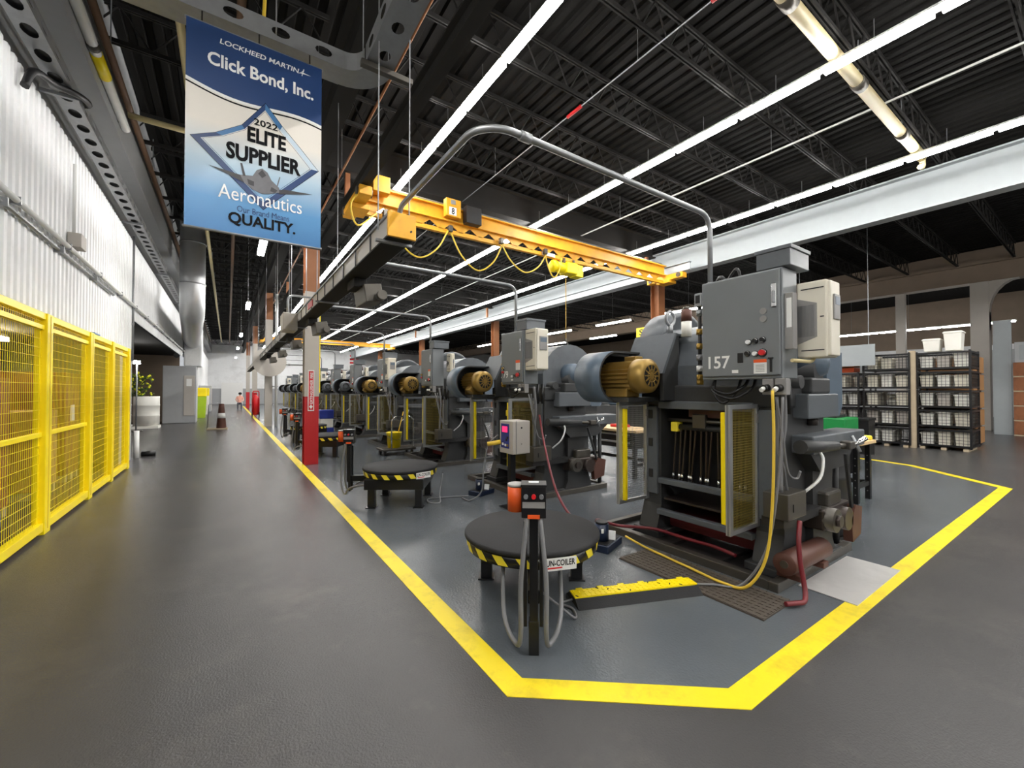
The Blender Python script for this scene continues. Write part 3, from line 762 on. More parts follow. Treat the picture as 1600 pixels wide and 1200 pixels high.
# ------------------------------------------------------------------ turntables that pay out the strip
def turntable(cx, cy, label, post, face, sign, postz, head='full'):
    """post: direction from the disc's middle to its control post; face: where the control head looks; sign: where the maker's plate sits (angles)"""
    t = thing('turntable', label, 'turntable', (cx, cy, 0), 'low round turntables along the aisle')
    ca, sa = math.cos(post), math.sin(post)
    def at(u, v): return (cx + u * ca - v * sa, cy + u * sa + v * ca)     # u outwards to the post, v sideways
    R = .51; zt = .50
    m = MB(); m.lathe((cx, cy, zt - .03), (0, 0, 1), [(-.01, .02), (-.01, R - .02), (0, R), (.02, R), (.03, R - .012), (.03, .02)], 'rubber', 56); part('disc', m, t, 'dark grey rubber-topped disc')
    m = MB(); m.lathe((cx, cy, zt - .115), (0, 0, 1), [(0, .02), (0, R - .025), (.075, R - .015), (.075, .02)], 'satin_black', 56); sk = part('skirt', m, t)
    for k in range(18):
        a = 2 * PI * k / 18 + .1
        m = MB(); q = []
        for da, z in ((0, zt - .108), (.15, zt - .108), (.06, zt - .045), (-.09, zt - .045)):
            q.append((cx + (R - .014 + (z - zt + .045) * .13) * math.cos(a + da), cy + (R - .014 + (z - zt + .045) * .13) * math.sin(a + da), z))
        q2 = [(cx + (x - cx) * 1.006, cy + (y - cy) * 1.006, z) for x, y, z in q]
        m.hexa([q[0], q[1], q[2], q[3], q2[0], q2[1], q2[2], q2[3]], 'sign_yellow'); part('hazard_stripe', m, sk)
    if sign is not None:
        m = MB(); n = Vector((math.cos(sign), math.sin(sign), 0)); ux = Vector((-n.y, n.x, 0)); p = Vector((cx, cy, 0)) + n * (R + .0)
        c0 = p + ux * .035 + Vector((0, 0, zt - .075))
        m.obox(c0, (.22, .006, .08), 'white', rz=sign + PI / 2)
        o = c0 - ux * .10 + n * .004 + Vector((0, 0, -.010)); text_polys(m, 'UN-COILER', 'black', o, ux, (0, 0, 1), .20, .040, bold=.02, depth=.001)
        o = c0 - ux * .09 + n * .004 + Vector((0, 0, -.026)); m.obox(o + ux * .05 + Vector((0, 0, .004)), (.10, .002, .009), 'red', rz=sign + PI / 2)
        part('name_plate', m, sk, 'white plate reading UN-COILER')
    m = MB(); q = at(-.30, 0) if head == 'full' else (cx, cy)
    m.obox((q[0], q[1], .28 if head == 'full' else .31), (.30, .82, .24) if head == 'full' else (.78, .78, .14), 'satin_black', rz=post, bev=.008); part('base_frame', m, t)
    for u, v in ((-.32, .33), (-.32, -.33), (.30, .33), (.30, -.33)) if head != 'full' else ((-.27, .37), (-.27, -.37)):
        x, y = at(u, v); m = MB(); m.obox((x, y, .12), (.09, .09, .24), 'satin_black', rz=post, bev=.005); m.obox((x, y, .006), (.13, .13, .012), 'satin_black', rz=post); part('leg', m, t)
    m = MB(); x, y = at(.72, 0)
    m.obox((x, y, (postz + .80) / 2), (.055, .05, .80 - postz), 'satin_black', rz=post, bev=.004)
    for v in (-.05, .045):
        q = at(.70, v); m.obox((q[0], q[1], .46), (.03, .02, .62), 'black', rz=post)
    q = at(.45, 0); m.obox((at(.28, 0)[0], at(.28, 0)[1], .32), (.86, .07, .08), 'satin_black', rz=post, bev=.006)
    if postz < .05: m.obox((x, y, .10), (.06, .06, .2), 'black', rz=post, bev=.004)
    po = part('post', m, t)
    if head:
        fx, fy = math.cos(face), math.sin(face); rz = face + PI / 2
        hc = Vector((x, y, .90)); ux = Vector((-fy, fx, 0)); n = Vector((fx, fy, 0))
        m = MB(); m.obox(hc, (.145, .12, .185), 'satin_black', rz=rz, bev=.006); m.obox(hc + Vector((0, 0, .095)), (.15, .125, .012), 'black', rz=rz); m.obox(hc + Vector((0, 0, .103)) - n * .01, (.06, .03, .004), 'white', rz=rz)
        hd = part('control_head', m, t)
        m = MB(); m.obox(hc + n * .062 + Vector((0, 0, -.015)), (.13, .004, .035), 'vent_grey', rz=rz); part('nameplate', m, hd)
        m = MB(); m.obox(hc + n * .062 + Vector((0, 0, -.083)), (.07, .006, .022), 'orange', rz=rz); part('warning_label', m, hd)
        for k, c_ in ((-.045, 'galvanised'), (0, 'red'), (.045, 'galvanised')):
            p = hc + n * .06 + ux * k + Vector((0, 0, .035)); m = MB(); m.cyl(p, p + n * .02, .013, c_, 12); part('knob', m, hd)
        m = MB(); p = hc - ux * .105 - n * .03; m.cyl(p + Vector((0, 0, -.07)), p + Vector((0, 0, .075)), .052, 'orange', 16); m.cyl(p + Vector((0, 0, .075)), p + Vector((0, 0, .09)), .053, 'vent_grey', 16)
        m.obox(p + ux * .06, (.06, .03, .04), 'chrome', rz=rz); part('sensor', m, t, 'orange cylindrical sensor housing')
    for k, v in enumerate((-.075, .07)):
        a = at(.76, v * .5); b = at(.80, v); c = at(.74, v * 1.3); d = at(.62, v * 2.4); e = at(.16, v * 2.8)
        m = MB(); z0 = .12 if postz < .05 else .18
        m.curve([(a[0], a[1], .82), (b[0], b[1], .45), (b[0], b[1], z0 + .06), (c[0], c[1], z0 - .06), (d[0], d[1], z0 + .05), (e[0], e[1], .40 if head == 'full' else .30)], .014, 'cable_grey', 8, 6); part('cable', m, t)
    return t
turntable(1.93, 2.557, 'nearest round black turntable with hazard-striped rim, post and control head in front', math.atan2(-.575, -.42), math.atan2(-1.9, -1.45), math.atan2(-.62, -.22) , 0.0)
turntable(2.02, 5.73, 'second round turntable from the camera, in front of the yellow pail', math.atan2(.36, -.55), math.atan2(-1.0, -.45), math.atan2(-.5, .10), .27, 'far')
turntable(1.98, 10.75, 'third round turntable, half hidden behind the red-footed column', math.atan2(.36, -.55), math.atan2(-1.0, -.25), None, .27, 'far')
turntable(2.05, 14.0, 'small far turntable left of the red-footed column', math.atan2(.36, -.55), math.atan2(-1.0, -.2), None, .27, 'far')

# ------------------------------------------------------------------ around the nearest press
m = MB(); m.box(2.98, 3.42, 1.37, 2.62, .0015, .012, 'mat_brown')
for k in range(9): m.box(2.985 + k * .048, 3.01 + k * .048, 1.375, 2.615, .012, .017, 'mat_brown')
for k in range(24): m.box(2.98, 3.42, 1.39 + k * .052, 1.41 + k * .052, .012, .016, 'mat_brown')
solo('floor_mat', m, 'brown ribbed oily grating mat along the nearest press', 'mat')
solo('floor_plate', MB().box(3.74, 4.77, 1.085, 1.46, .004, .010, 'plate_pale'), 'pale metal sheet lying over the yellow line', 'floor plate')
t = thing('cable_ramp', 'black cable ramp with a yellow lid on the floor', 'cable ramp', (2.55, 2.06, 0))
def ramp(m, prof, mt, L=1.0):
    a = math.atan2(-.36, .90); d = Vector((math.cos(a), math.sin(a), 0)); n = Vector((-d.y, d.x, 0)); c = Vector((2.56, 2.10, 0))
    A = m.verts([c - d * L / 2 + n * u + Vector((0, 0, z)) for u, z in prof]); B = m.verts([c + d * L / 2 + n * u + Vector((0, 0, z)) for u, z in prof]); k = len(prof)
    m.face(A[::-1], mt); m.face(B, mt)
    for i in range(k): m.face([A[i], A[(i + 1) % k], B[(i + 1) % k], B[i]], mt)
    return c, d, n
m = MB(); ramp(m, [(-.13, .002), (-.06, .05), (.06, .05), (.13, .002)], 'rubber'); part('body', m, t)
m = MB(); c, d, n = ramp(m, [(-.055, .05), (-.055, .060), (.055, .060), (.055, .05)], 'safety_yellow')
for i in range(26):
    for j in range(4):
        p = c + d * (-.48 + i * .0384) + n * (-.042 + j * .028) + Vector((0, 0, .0615)); m.obox(p, (.022, .008, .004), 'rubber' if (i * 7 + j * 3) % 11 == 0 else 'safety_yellow', rz=.6 if (i + j) % 2 else -1.3)
for i in range(6):
    p = c + d * (-.42 + i * .17) + n * .065 + Vector((0, 0, .053)); m.obox(p, (.05, .03, .012), 'safety_yellow', rz=math.atan2(-.36, .9))
part('lid', m, t, 'yellow studded lid')
def oil_pump(x, y, label, s=1.0):
    t = thing('oil_pump', label, 'pump', (x, y, 0), 'small floor pumps')
    m = MB(); m.obox((x, y, .035), (.36 * s, .24 * s, .07), 'pump_blue', rz=.35, bev=.008); m.obox((x - .0, y, .072), (.32 * s, .2 * s, .004), 'black', rz=.35); part('tank', m, t)
    m = MB(); m.cyl((x - .03, y, .07), (x - .03, y, .235 * s), .068 * s, 'pump_blue', 18); m.cyl((x - .03, y, .235 * s), (x - .03, y, .255 * s), .06 * s, 'black', 18); m.obox((x - .08, y - .06, .18 * s), (.03, .02, .035), 'white', rz=.6); mo = part('motor', m, t)
    m = MB(); m.obox((x + .06, y - .05, .10 * s), (.03, .07, .11 * s), 'white', rz=.6, ry=.2, bev=.004); part('tag', m, t)
    return t
oil_pump(3.10, 2.92, 'dark blue oil pump in a tray by the nearest press')
oil_pump(3.15, 5.42, 'dark blue oil pump by the second press, left of the black post', .95)
def run(name, pts, r, mt, label, cat='hose'):
    solo(name, MB().curve(pts, r, mt, 8, 7), label, cat)
run('power_cable', [(3.34, 1.46, 1.55), (3.33, 1.45, 1.2), (3.32, 1.46, .7), (3.30, 1.50, .3), (3.26, 1.62, .06), (3.24, 1.8, .03), (3.28, 2.1, .03), (3.32, 2.4, .03), (3.36, 2.65, .03), (3.30, 2.82, .09)], .011, 'cable_yellow', 'yellow cable hanging from the nearest press down to the floor', 'cable')
run('power_cable', [(3.36, 1.40, 1.5), (3.35, 1.42, 1.0), (3.34, 1.5, .4), (3.28, 1.66, .06), (3.15, 1.82, .03), (3.02, 1.93, .028)], .009, 'cable_grey', 'grey cable running from the nearest press into the cable ramp', 'cable')
run('air_hose', [(3.62, 1.40, .55), (3.55, 1.38, .42), (3.52, 1.36, .28), (3.50, 1.33, .14), (3.47, 1.31, .07), (3.42, 1.30, .035), (3.34, 1.33, .035), (3.28, 1.36, .035)], .017, 'hose_red', 'dark red hose dropping to the floor by the nearest press foot')
run('air_hose', [(3.06, 2.98, .24), (3.2, 3.08, .2), (3.40, 3.0, .13), (3.62, 2.72, .13), (3.66, 2.4, .12), (3.66, 2.1, .13), (3.64, 1.9, .12)], .016, 'hose_red', 'dark red hose lying along the oil tray of the nearest press')
run('air_hose', [(2.98, 3.0, .24), (2.93, 3.2, .25), (3.05, 3.6, .45), (3.3, 4.1, .85), (3.62, 4.62, 1.2)], .014, 'hose_red', 'dark red hose rising between the two nearest presses')
run('power_cable', [(2.6, 5.60, .34), (2.5, 5.48, .10), (2.42, 5.3, .012), (2.3, 5.36, .012), (2.36, 5.55, .012), (2.62, 5.5, .012), (2.9, 5.36, .02)], .009, 'cable_grey', 'grey cable coiled on the floor under the second turntable', 'cable')
run('power_cable', [(1.7, 2.4, .26), (1.86, 2.2, .10), (1.95, 2.1, .012), (2.02, 2.2, .012), (2.0, 2.3, .012), (2.13, 2.28, .02)], .009, 'cable_grey', 'grey cable from the nearest turntable to the cable ramp', 'cable')
t = thing('steel_roll', 'brown steel roll lying on blocks at the nearest press foot', 'roll', (3.93, 1.485, .075))
m = MB(); m.lathe((3.56, 1.485, .205), (1, 0, -.02), [(0, .02), (0, .08), (.01, .086), (.70, .086), (.71, .08), (.71, .02)], 'rust_brown', 24); part('roll', m, t)
m = MB(); m.cyl((3.553, 1.485, .205), (3.56, 1.485, .205), .03, 'dull_steel', 12); part('shaft_end', m, t)
for x in (3.68, 4.12):
    m = MB(); m.box(x - .05, x + .05, 1.40, 1.57, .076, .122, 'rust_brown', .005); part('block', m, t)
# scrap drum
t = thing('scrap_drum', 'black steel drum lettered SCRAP in orange behind the nearest press', 'drum', (5.42, 1.92, 0))
m = MB(); pr = [(0, .27), (.02, .285)]
for z in (.3, .6): pr += [(z - .02, .285), (z, .297), (z + .02, .285)]
pr += [(.88, .285), (.90, .295), (.91, .28), (.90, .02)]
m.lathe((5.42, 1.92, .02), (0, 0, 1), pr, 'press_black', 32); part('body', m, t)
m = MB(); cu = MB()
text_polys(m, 'SCRAP', 'orange', (0, 0, 0), (1, 0, 0), (0, 1, 0), .60, .18, bold=.03, depth=0)
for v in m.bm.verts:
    a = math.atan2(-1.92, -5.42) + (v.co.x - .42) / .29; v.co = (5.42 + .300 * math.cos(a), 1.92 + .300 * math.sin(a), .42 + v.co.y)
part('lettering', m, t, 'orange painted letters')
m = MB(); m.box(5.12, 5.72, 1.62, 2.22, .0, .02, 'press_black'); part('dolly', m, t)
# workbenches
def bench(x0, x1, y0, y1, label, drawers=True):
    t = thing('workbench', label, 'workbench', ((x0 + x1) / 2, (y0 + y1) / 2, 0), 'wood-topped black workbenches')
    part('top', MB().box(x0, x1, y0, y1, .80, .845, 'wood', .006), t, 'pale wooden top')
    for x in (x0 + .06, x1 - .06):
        for y in (y0 + .08, y1 - .08):
            m = MB(); m.box(x - .035, x + .035, y - .03, y + .03, 0, .80, 'satin_black', .004)
            for k in range(6): m.cyl((x - .0355, y, .12 + k * .1), (x - .037, y, .12 + k * .1), .008, 'vent_grey', 8)
            part('leg', m, t)
    for y in (y0 + .08, y1 - .08): part('crossbar', MB().box(x0 + .095, x1 - .095, y - .02, y + .02, .2, .26, 'satin_black'), t)
    part('stretcher', MB().box(x1 - .08, x1 - .04, y0 + .11, y1 - .11, .20, .26, 'satin_black'), t)
    if drawers:
        d = part('drawer_unit', MB().box(x0 + .10, x1 - .1, y0 + .14, y0 + 1.0, .50, .80, 'satin_black', .006), t)
        for z in (.54, .68):
            dd = part('drawer', MB().box(x0 + .085, x0 + .10, y0 + .16, y0 + .98, z - .03, z + .09, 'satin_black', .004), t)
            part('handle', MB().box(x0 + .07, x0 + .086, y0 + .20, y0 + .94, z + .045, z + .08, 'aluminium', .004), dd)
    else:
        part('drawer_unit', MB().box(x0 - .35, x0 + .3, y0 + .10, y0 + .6, .42, .78, 'satin_black', .006), t)
    return t
bench(5.85, 6.55, 4.75, 6.45, 'wood-topped bench with two drawers standing behind the second press')
bench(7.05, 7.65, 1.98, 3.5, 'wood-topped bench by the scrap drum at the bay edge', False)
m = MB(); m.obox((7.55, 2.1, .875), (.14, .2, .06), 'sign_yellow', rz=.3, bev=.02); solo('rag', m, 'crumpled yellow cloth on the bench end', 'cloth')
m = MB(); m.box(6.15, 6.35, 5.3, 5.62, .846, .90, 'red', .01); solo('tool_tray', m, 'red tray lying on the drawer bench', 'tray')

# ------------------------------------------------------------------ grey control box on its post
t = thing('press_controller', 'grey box with blue panel and red display on a black post', 'control box', (3.140, 4.58, 0))
part('post', MB().box(3.080, 3.160, 4.54, 4.62, .0, .72, 'satin_black', .005).box(3.000, 3.240, 4.46, 4.70, 0, .012, 'satin_black'), t)
bx = part('enclosure', MB().box(3.030, 3.310, 4.42, 4.73, .72, 1.15, 'column_grey', .01).box(3.080, 3.090, 4.415, 4.42, .72, 1.15, 'vent_grey'), t, 'light grey steel enclosure')
m = MB(); m.box(3.025, 3.031, 4.50, 4.69, .79, 1.11, 'blue', .002); pn = part('panel', m, t, 'blue membrane panel')
part('display', MB().box(3.020, 3.026, 4.54, 4.65, 1.0, 1.075, 'red_display'), pn, 'glowing red display')
for k, (u, v, c_) in enumerate(((4.56, .90, 'black'), (4.53, .93, 'black'), (4.64, .84, 'white'), (4.58, .83, 'white'), (4.53, .83, 'bronze'))):
    m = MB(); m.box(3.018, 3.026, u - .018, u + .018, v - .016, v + .016, c_, .004); part('key', m, pn)
m = MB(); m.cyl((3.170, 4.416, 1.06), (3.170, 4.42, 1.06), .012, 'black', 10); m.cyl((3.170, 4.416, .85), (3.170, 4.42, .85), .006, 'black', 10); part('lock', m, t)
m = MB(); m.cyl((3.030, 4.70, .86), (2.880, 4.80, .83), .03, 'cable_yellow', 10); part('flashlight_handle', m, t, 'yellow handle sticking out')
run('power_cable', [(3.02, 4.76, .95), (2.92, 4.85, .8), (2.88, 4.9, .45), (2.9, 5.0, .15), (2.8, 5.12, .02), (2.76, 5.3, .02)], .010, 'cable_grey', 'pale cable hanging from the grey control box to the floor', 'cable')
# pail on its hand cart
t = thing('hand_cart', 'low grey platform cart with a chrome hoop handle', 'cart', (3.40, 9.95, 0))
part('platform', MB().box(3.0, 3.82, 9.74, 10.28, .11, .16, 'dull_steel', .01), t)
for x in (3.08, 3.74):
    for y in (9.82, 10.2):
        m = MB(); m.cyl((x - .02, y, .055), (x + .02, y, .055), .055, 'rubber', 14); m.box(x - .028, x + .028, y - .02, y + .02, .10, .112, 'dull_steel'); part('caster', m, t)
m = MB(); m.tube([(3.22, 9.78, .16), (3.22, 9.78, .92), (3.76, 9.78, .92), (3.76, 9.78, .16)], .018, 'chrome', 8, .16); part('handle', m, t, 'chrome hoop handle')
t = thing('pail', 'yellow plastic pail standing on the hand cart', 'pail', (3.36, 10.02, .16))
m = MB(); m.lathe((3.36, 10.02, .161), (0, 0, 1), [(0, .02), (0, .15), (.30, .172), (.30, .182), (.36, .186), (.365, .19), (.375, .178), (.06, .155), (.05, .02)], 'safety_yellow', 28); part('body', m, t)
m = MB(); m.curve([(3.18, 10.02, .49), (3.22, 9.90, .40), (3.36, 9.83, .36), (3.50, 9.90, .40), (3.54, 10.02, .49)], .004, 'galvanised', 6); part('bail', m, t)
solo('broom_handle', MB().cyl((3.40, 10.04, .23), (3.62, 10.10, 1.02), .013, 'cable_yellow', 8), 'yellow stick leaning in the pail', 'stick')
# tote
t = thing('coolant_tote', 'blue and white square tote right of the red-footed column', 'tote', (3.05, 16.85, 0))
part('base', MB().box(2.8, 3.28, 16.6, 17.05, 0, .16, 'blue', .01), t, 'blue base'); part('body', MB().box(2.82, 3.26, 16.62, 17.03, .16, .50, 'bin_white', .02), t); part('lid', MB().box(2.8, 3.28, 16.6, 17.05, .50, .82, 'blue', .02), t, 'dark blue lid')

# ------------------------------------------------------------------ bus duct
t = thing('bus_duct', 'long grey bus duct hung over the bay edge, yellow end plate', 'bus duct', (1.185, 18, 2.8))
m = MB(); m.box(1.085, 1.285, 3.38, 34, 2.83, 3.0, 'column_grey'); m.box(1.07, 1.30, 3.38, 34, 2.995, 3.015, 'galvanised'); m.box(1.075, 1.295, 3.38, 34, 2.82, 2.835, 'joist_dark')
part('casing', m, t)
k = 0; y = 3.9
while y < 30:
    part('joint_strap', MB().box(1.077, 1.085, y, y + .035, 2.84, 2.995, 'cable_black'), t); y += .55 if y < 9 else 1.3
part('end_plate', MB().box(1.065, 1.305, 3.35, 3.38, 2.815, 3.02, 'crane_yellow', .004).cyl((1.26, 3.34, 2.88), (1.26, 3.35, 2.88), .008, 'black', 8), t, 'yellow end plate')
part('red_label', MB().box(1.075, 1.085, 7.1, 7.55, 2.87, 2.97, 'red'), t, 'red label')
for y in (3.5, 6.4, 9.3, 12.2, 16, 20.4, 25, 30):
    part('hanger', MB().cyl((1.03, y, 2.9), (1.03, y, 6.5), .006, 'galvanised', 5), t); part('hanger', MB().cyl((1.30, y, 2.9), (1.30, y, 6.5), .006, 'galvanised', 5), t)
    part('bracket', MB().box(1.01, 1.32, y - .02, y + .02, 2.80, 2.82, 'galvanised'), t)
for i in range(7):
    y = 5.0 + i * PITCH_Y
    if abs(y - 9.68) < .4 or abs(y - 20.8) < .5: y += .9
    u = thing('plug_in_switch', ('grey plug-in switch under the bus duct, ' + ('nearest', 'second', 'third', 'fourth', 'fifth', 'sixth', 'farthest')[i] + ' from the camera'), 'switch', (1.3, y, 2.5), 'switches under the bus duct')
    part('box', MB().obox((1.36, y, 2.66), (.20, .46, .20), 'dull_steel', ry=-.15, bev=.01), u); part('clamp', MB().box(1.16, 1.30, y - .16, y + .16, 2.72, 2.82, 'joist_dark', .006), u)
    part('operating_lever', MB().cyl((1.42, y - .30, 2.62), (1.42, y + .1, 2.62), .04, 'vent_grey', 10).cyl((1.42, y - .36, 2.62), (1.42, y - .30, 2.62), .055, 'dull_steel', 10), u)
t = thing('switch_box', 'pale box on the left flank of the bus duct by the red-footed column', 'switch box', (.95, 8.9, 2.66))
part('box', MB().box(.82, 1.06, 8.6, 9.1, 2.66, 2.98, 'column_grey', .015), t); m = MB(); m.tube([(.92, 8.85, 2.98), (.92, 8.85, 3.35), (1.2, 8.85, 3.35), (1.4, 8.85, 3.35)], .02, 'galvanised', 8, .12); part('conduit', m, t)

# ------------------------------------------------------------------ travelling crane
t = thing('bridge_crane', 'yellow bridge crane spanning the machine bay under the roof', 'crane', (7.3, 8.8, 5.2))
m = MB(); ibeam(m, 'x', 2.27, 12.33, 8.8, 5.46, 5.80, .20, 'crane_yellow', .03, .02); part('top_beam', m, t)
m = MB(); m.box(2.3, 12.3, 8.75, 8.85, 5.19, 5.22, 'crane_yellow'); m.box(2.3, 12.3, 8.79, 8.81, 5.22, 5.30, 'crane_yellow'); part('lower_rail', m, t)
m = MB(); x = 2.45; k = .52
while x < 12.2:
    m.prism([(x - .03, 5.28), (x + .07, 5.28), (x + .26, 5.43), (x + .26, 5.46), (x - .26, 5.46), (x - .26, 5.43)], 'y', 8.79, 8.81, 'crane_yellow')
    x += k
part('lattice_web', m, t, 'yellow web with rows of triangular openings')
for x, nm in ((2.15, 'left'), (12.45, 'right')):
    m = MB(); m.box(x - .12, x + .12, 8.1, 9.5, 5.30, 5.48, 'crane_yellow', .01); m.box(x - .2, x + .2, 8.55, 9.05, 5.2, 5.3, 'crane_yellow', .01)
    e = part('end_truck', m, t)
    for y in (8.25, 9.35):
        for s_ in (-.13, .13):
            m = MB(); m.cyl((x + s_ - .02, y, 5.40), (x + s_ + .02, y, 5.40), .08, 'dull_steel', 14); part('wheel', m, e)
m = MB(); m.box(4.05, 4.42, 8.56, 8.72, 5.52, 5.93, 'crane_yellow', .01); b_ = part('control_box', m, t, 'yellow box marked 8')
m = MB(); m.box(4.12, 4.30, 8.552, 8.56, 5.55, 5.73, 'white'); text_polys(m, '8', 'black', (4.175, 8.551, 5.565), (1, 0, 0), (0, 0, 1), .075, .15, bold=.03, depth=.001); part('number', m, b_)
m = MB(); m.box(4.16, 4.28, 8.552, 8.56, 5.80, 5.90, 'vent_grey'); part('breaker', m, b_)
part('resistor_box', MB().box(4.55, 4.95, 8.52, 8.72, 5.46, 5.86, 'press_black', .008), t, 'dark perforated box')
m = MB(); m.box(2.4, 2.75, 8.5, 8.72, 5.62, 5.96, 'crane_yellow', .01); part('drive_motor', m, t)
part('capacity_plate', MB().box(6.95, 7.4, 8.735, 8.75, 5.20, 5.29, 'white'), t)
m = MB(); m.cyl((2.3, 8.8, 5.86), (12.2, 8.8, 5.86), .025, 'galvanised', 6); part('pipe', m, t)
for k, x in enumerate([2.7, 4.2, 5.6, 7.0]):
    a, b = x, (x + 1.45) if k < 3 else 7.6; d = (.75, .8, .62, .6)[k]
    m = MB(); m.curve([(a, 8.68, 5.22), (a + (b - a) * .2, 8.66, 5.22 - d * .65), (a + (b - a) * .5, 8.66, 5.22 - d), (a + (b - a) * .8, 8.66, 5.22 - d * .65), (b, 8.68, 5.22)], .018, 'cable_yellow', 6, 6); part('festoon_cable', m, t)
    m = MB(); m.box(a - .05, a + .05, 8.62, 8.72, 5.2, 5.34, 'dull_steel', .01); part('festoon_trolley', m, t)
m = MB(); m.curve([(2.15, 8.3, 5.5), (1.9, 8.2, 5.1), (2.05, 8.3, 4.75), (2.5, 8.6, 5.2)], .018, 'cable_yellow', 6, 6); part('festoon_cable', m, t)
t = thing('chain_hoist', 'yellow chain hoist hanging under the crane rail', 'hoist', (7.85, 8.8, 4.8))
m = MB(); m.cyl((7.45, 8.8, 4.98), (8.2, 8.8, 4.98), .15, 'safety_yellow', 18); m.lathe((7.45, 8.8, 4.98), (-1, 0, 0), [(0, .17), (.1, .17), (.16, .1), (.16, .02)], 'safety_yellow', 18); m.box(7.75, 8.15, 8.62, 8.98, 4.82, 5.14, 'safety_yellow', .03); part('body', m, t)
m = MB(); m.box(8.1, 8.4, 8.66, 8.94, 4.78, 5.12, 'safety_yellow', .02); part('gear_case', m, t)
m = MB(); m.box(7.7, 7.75, 8.7, 8.9, 5.05, 5.24, 'dull_steel'); m.box(8.05, 8.1, 8.7, 8.9, 5.05, 5.24, 'dull_steel'); part('trolley', m, t)
part('load_chain', MB().cyl((7.85, 8.8, 4.82), (7.85, 8.8, 3.0), .012, 'brass', 6), t); m = MB(); m.tube([(7.85 + .0, 8.8, 3.0), (7.85, 8.8, 2.92), (7.92, 8.8, 2.86), (7.88, 8.8, 2.78), (7.8, 8.8, 2.8)], .02, 'dull_steel', 6); part('hook', m, t)
for x, y0, lb in ((2.15, -3, 'dark runway beam of the crane beside the aisle'), (12.45, 7.9, 'pale runway beam of the crane beside the pale girder')):
    m = MB(); ibeam(m, 'y', y0, 44, x, 5.50, 5.78, .16, 'joist_dark' if x < 5 else 'girder_pale', .02)
    t = thing('crane_runway', lb, 'crane runway', (x, 20, 5.5)); part('rail', m, t)
    for y in (9.62, 20.8, 32.0): part('hanger', MB().box(x - .05, x + .05, y - .05, y + .05, 5.78, 6.35, 'steel_brown'), t)
t = thing('bridge_crane', 'far yellow bridge crane near the white end wall', 'crane', (7.3, 38, 5.2))
m = MB(); ibeam(m, 'x', 2.27, 12.33, 38, 5.44, 5.80, .25, 'crane_yellow'); part('top_beam', m, t)
for x in (2.15, 12.45): part('end_truck', MB().box(x - .12, x + .12, 37.3, 38.7, 5.30, 5.48, 'crane_yellow'), t)
# ------------------------------------------------------------------ overhead pipes and trays
def holed_plate(m, org, ux, uz, L, H, pitch, hw, hh, mt):
    """flat plate from org along ux (length L) and uz (height H) with a row of oval holes"""
    o, ux, uz = Vector(org), Vector(ux), Vector(uz); n = max(1, int(L / pitch)); p = L / n
    for i in range(n):
        c = o + ux * (p * (i + .5)) + uz * (H / 2); k = 12; rim = []; out = []
        for j in range(k):
            a = 2 * PI * j / k; ca, sa = math.cos(a), math.sin(a)
            rim.append(m.bm.verts.new(c + ux * (hw * ca) + uz * (hh * sa)))
            q = min(p / 2 / max(abs(ca), 1e-6), H / 2 / max(abs(sa), 1e-6)); out.append(m.bm.verts.new(c + ux * (q * ca) + uz * (q * sa)))
        for j in range(k): m.face([rim[j], rim[(j + 1) % k], out[(j + 1) % k], out[j]], mt)
        for cu_, cv_ in ((1, 1), (-1, 1), (-1, -1), (1, -1)):
            a = math.atan2(cv_ * H / 2, cu_ * p / 2) % (2 * PI); j = int(a / (2 * PI / k)) % k
            v = m.bm.verts.new(c + ux * (cu_ * p / 2) + uz * (cv_ * H / 2)); m.face([out[j], v, out[(j + 1) % k]], mt)
    return m
t = thing('cable_tray', 'grey cable tray with oval holes above the hanging banner', 'cable tray', (-.2, 4.05, 4.5))
m = MB(); z = 4.50
holed_plate(m, (-1.5, 3.98, z), (1, 0, 0), (0, 0, 1), 2.35, .16, .33, .07, .04, 'galvanised'); holed_plate(m, (-1.5, 4.22, z), (1, 0, 0), (0, 0, 1), 2.35, .16, .33, .07, .04, 'galvanised')
m.box(-1.5, .85, 3.98, 4.22, z - .004, z, 'galvanised'); part('straight_run', m, t)
m = MB(); N_ = 8
for r0 in (.15, .39):
    for k in range(N_):
        a, b = PI / 2 - k * PI / 2 / N_, PI / 2 - (k + 1) * PI / 2 / N_
        m.face(m.verts([(.85 + r0 * math.cos(a), 3.83 + r0 * math.sin(a), z), (.85 + r0 * math.cos(b), 3.83 + r0 * math.sin(b), z), (.85 + r0 * math.cos(b), 3.83 + r0 * math.sin(b), z + .16), (.85 + r0 * math.cos(a), 3.83 + r0 * math.sin(a), z + .16)]), 'galvanised')
for k in range(N_):
    a, b = PI / 2 - k * PI / 2 / N_, PI / 2 - (k + 1) * PI / 2 / N_
    m.face(m.verts([(.85 + .15 * math.cos(a), 3.83 + .15 * math.sin(a), z), (.85 + .39 * math.cos(a), 3.83 + .39 * math.sin(a), z), (.85 + .39 * math.cos(b), 3.83 + .39 * math.sin(b), z), (.85 + .15 * math.cos(b), 3.83 + .15 * math.sin(b), z)]), 'galvanised')
part('bend', m, t)
m = MB(); holed_plate(m, (1.0, -2.0, z), (0, 1, 0), (0, 0, 1), 5.8, .16, .33, .07, .04, 'galvanised'); holed_plate(m, (1.24, -2.0, z), (0, 1, 0), (0, 0, 1), 5.8, .16, .33, .07, .04, 'galvanised')
holed_plate(m, (1.0, -2.0, z), (0, 1, 0), (1, 0, 0), 5.8, .24, .33, .06, .05, 'galvanised'); part('return_run', m, t)
m = MB(); m.box(.95, 1.42, 3.74, 3.80, 4.44, 4.49, 'dull_steel', .004); part('trapeze_bar', m, t)
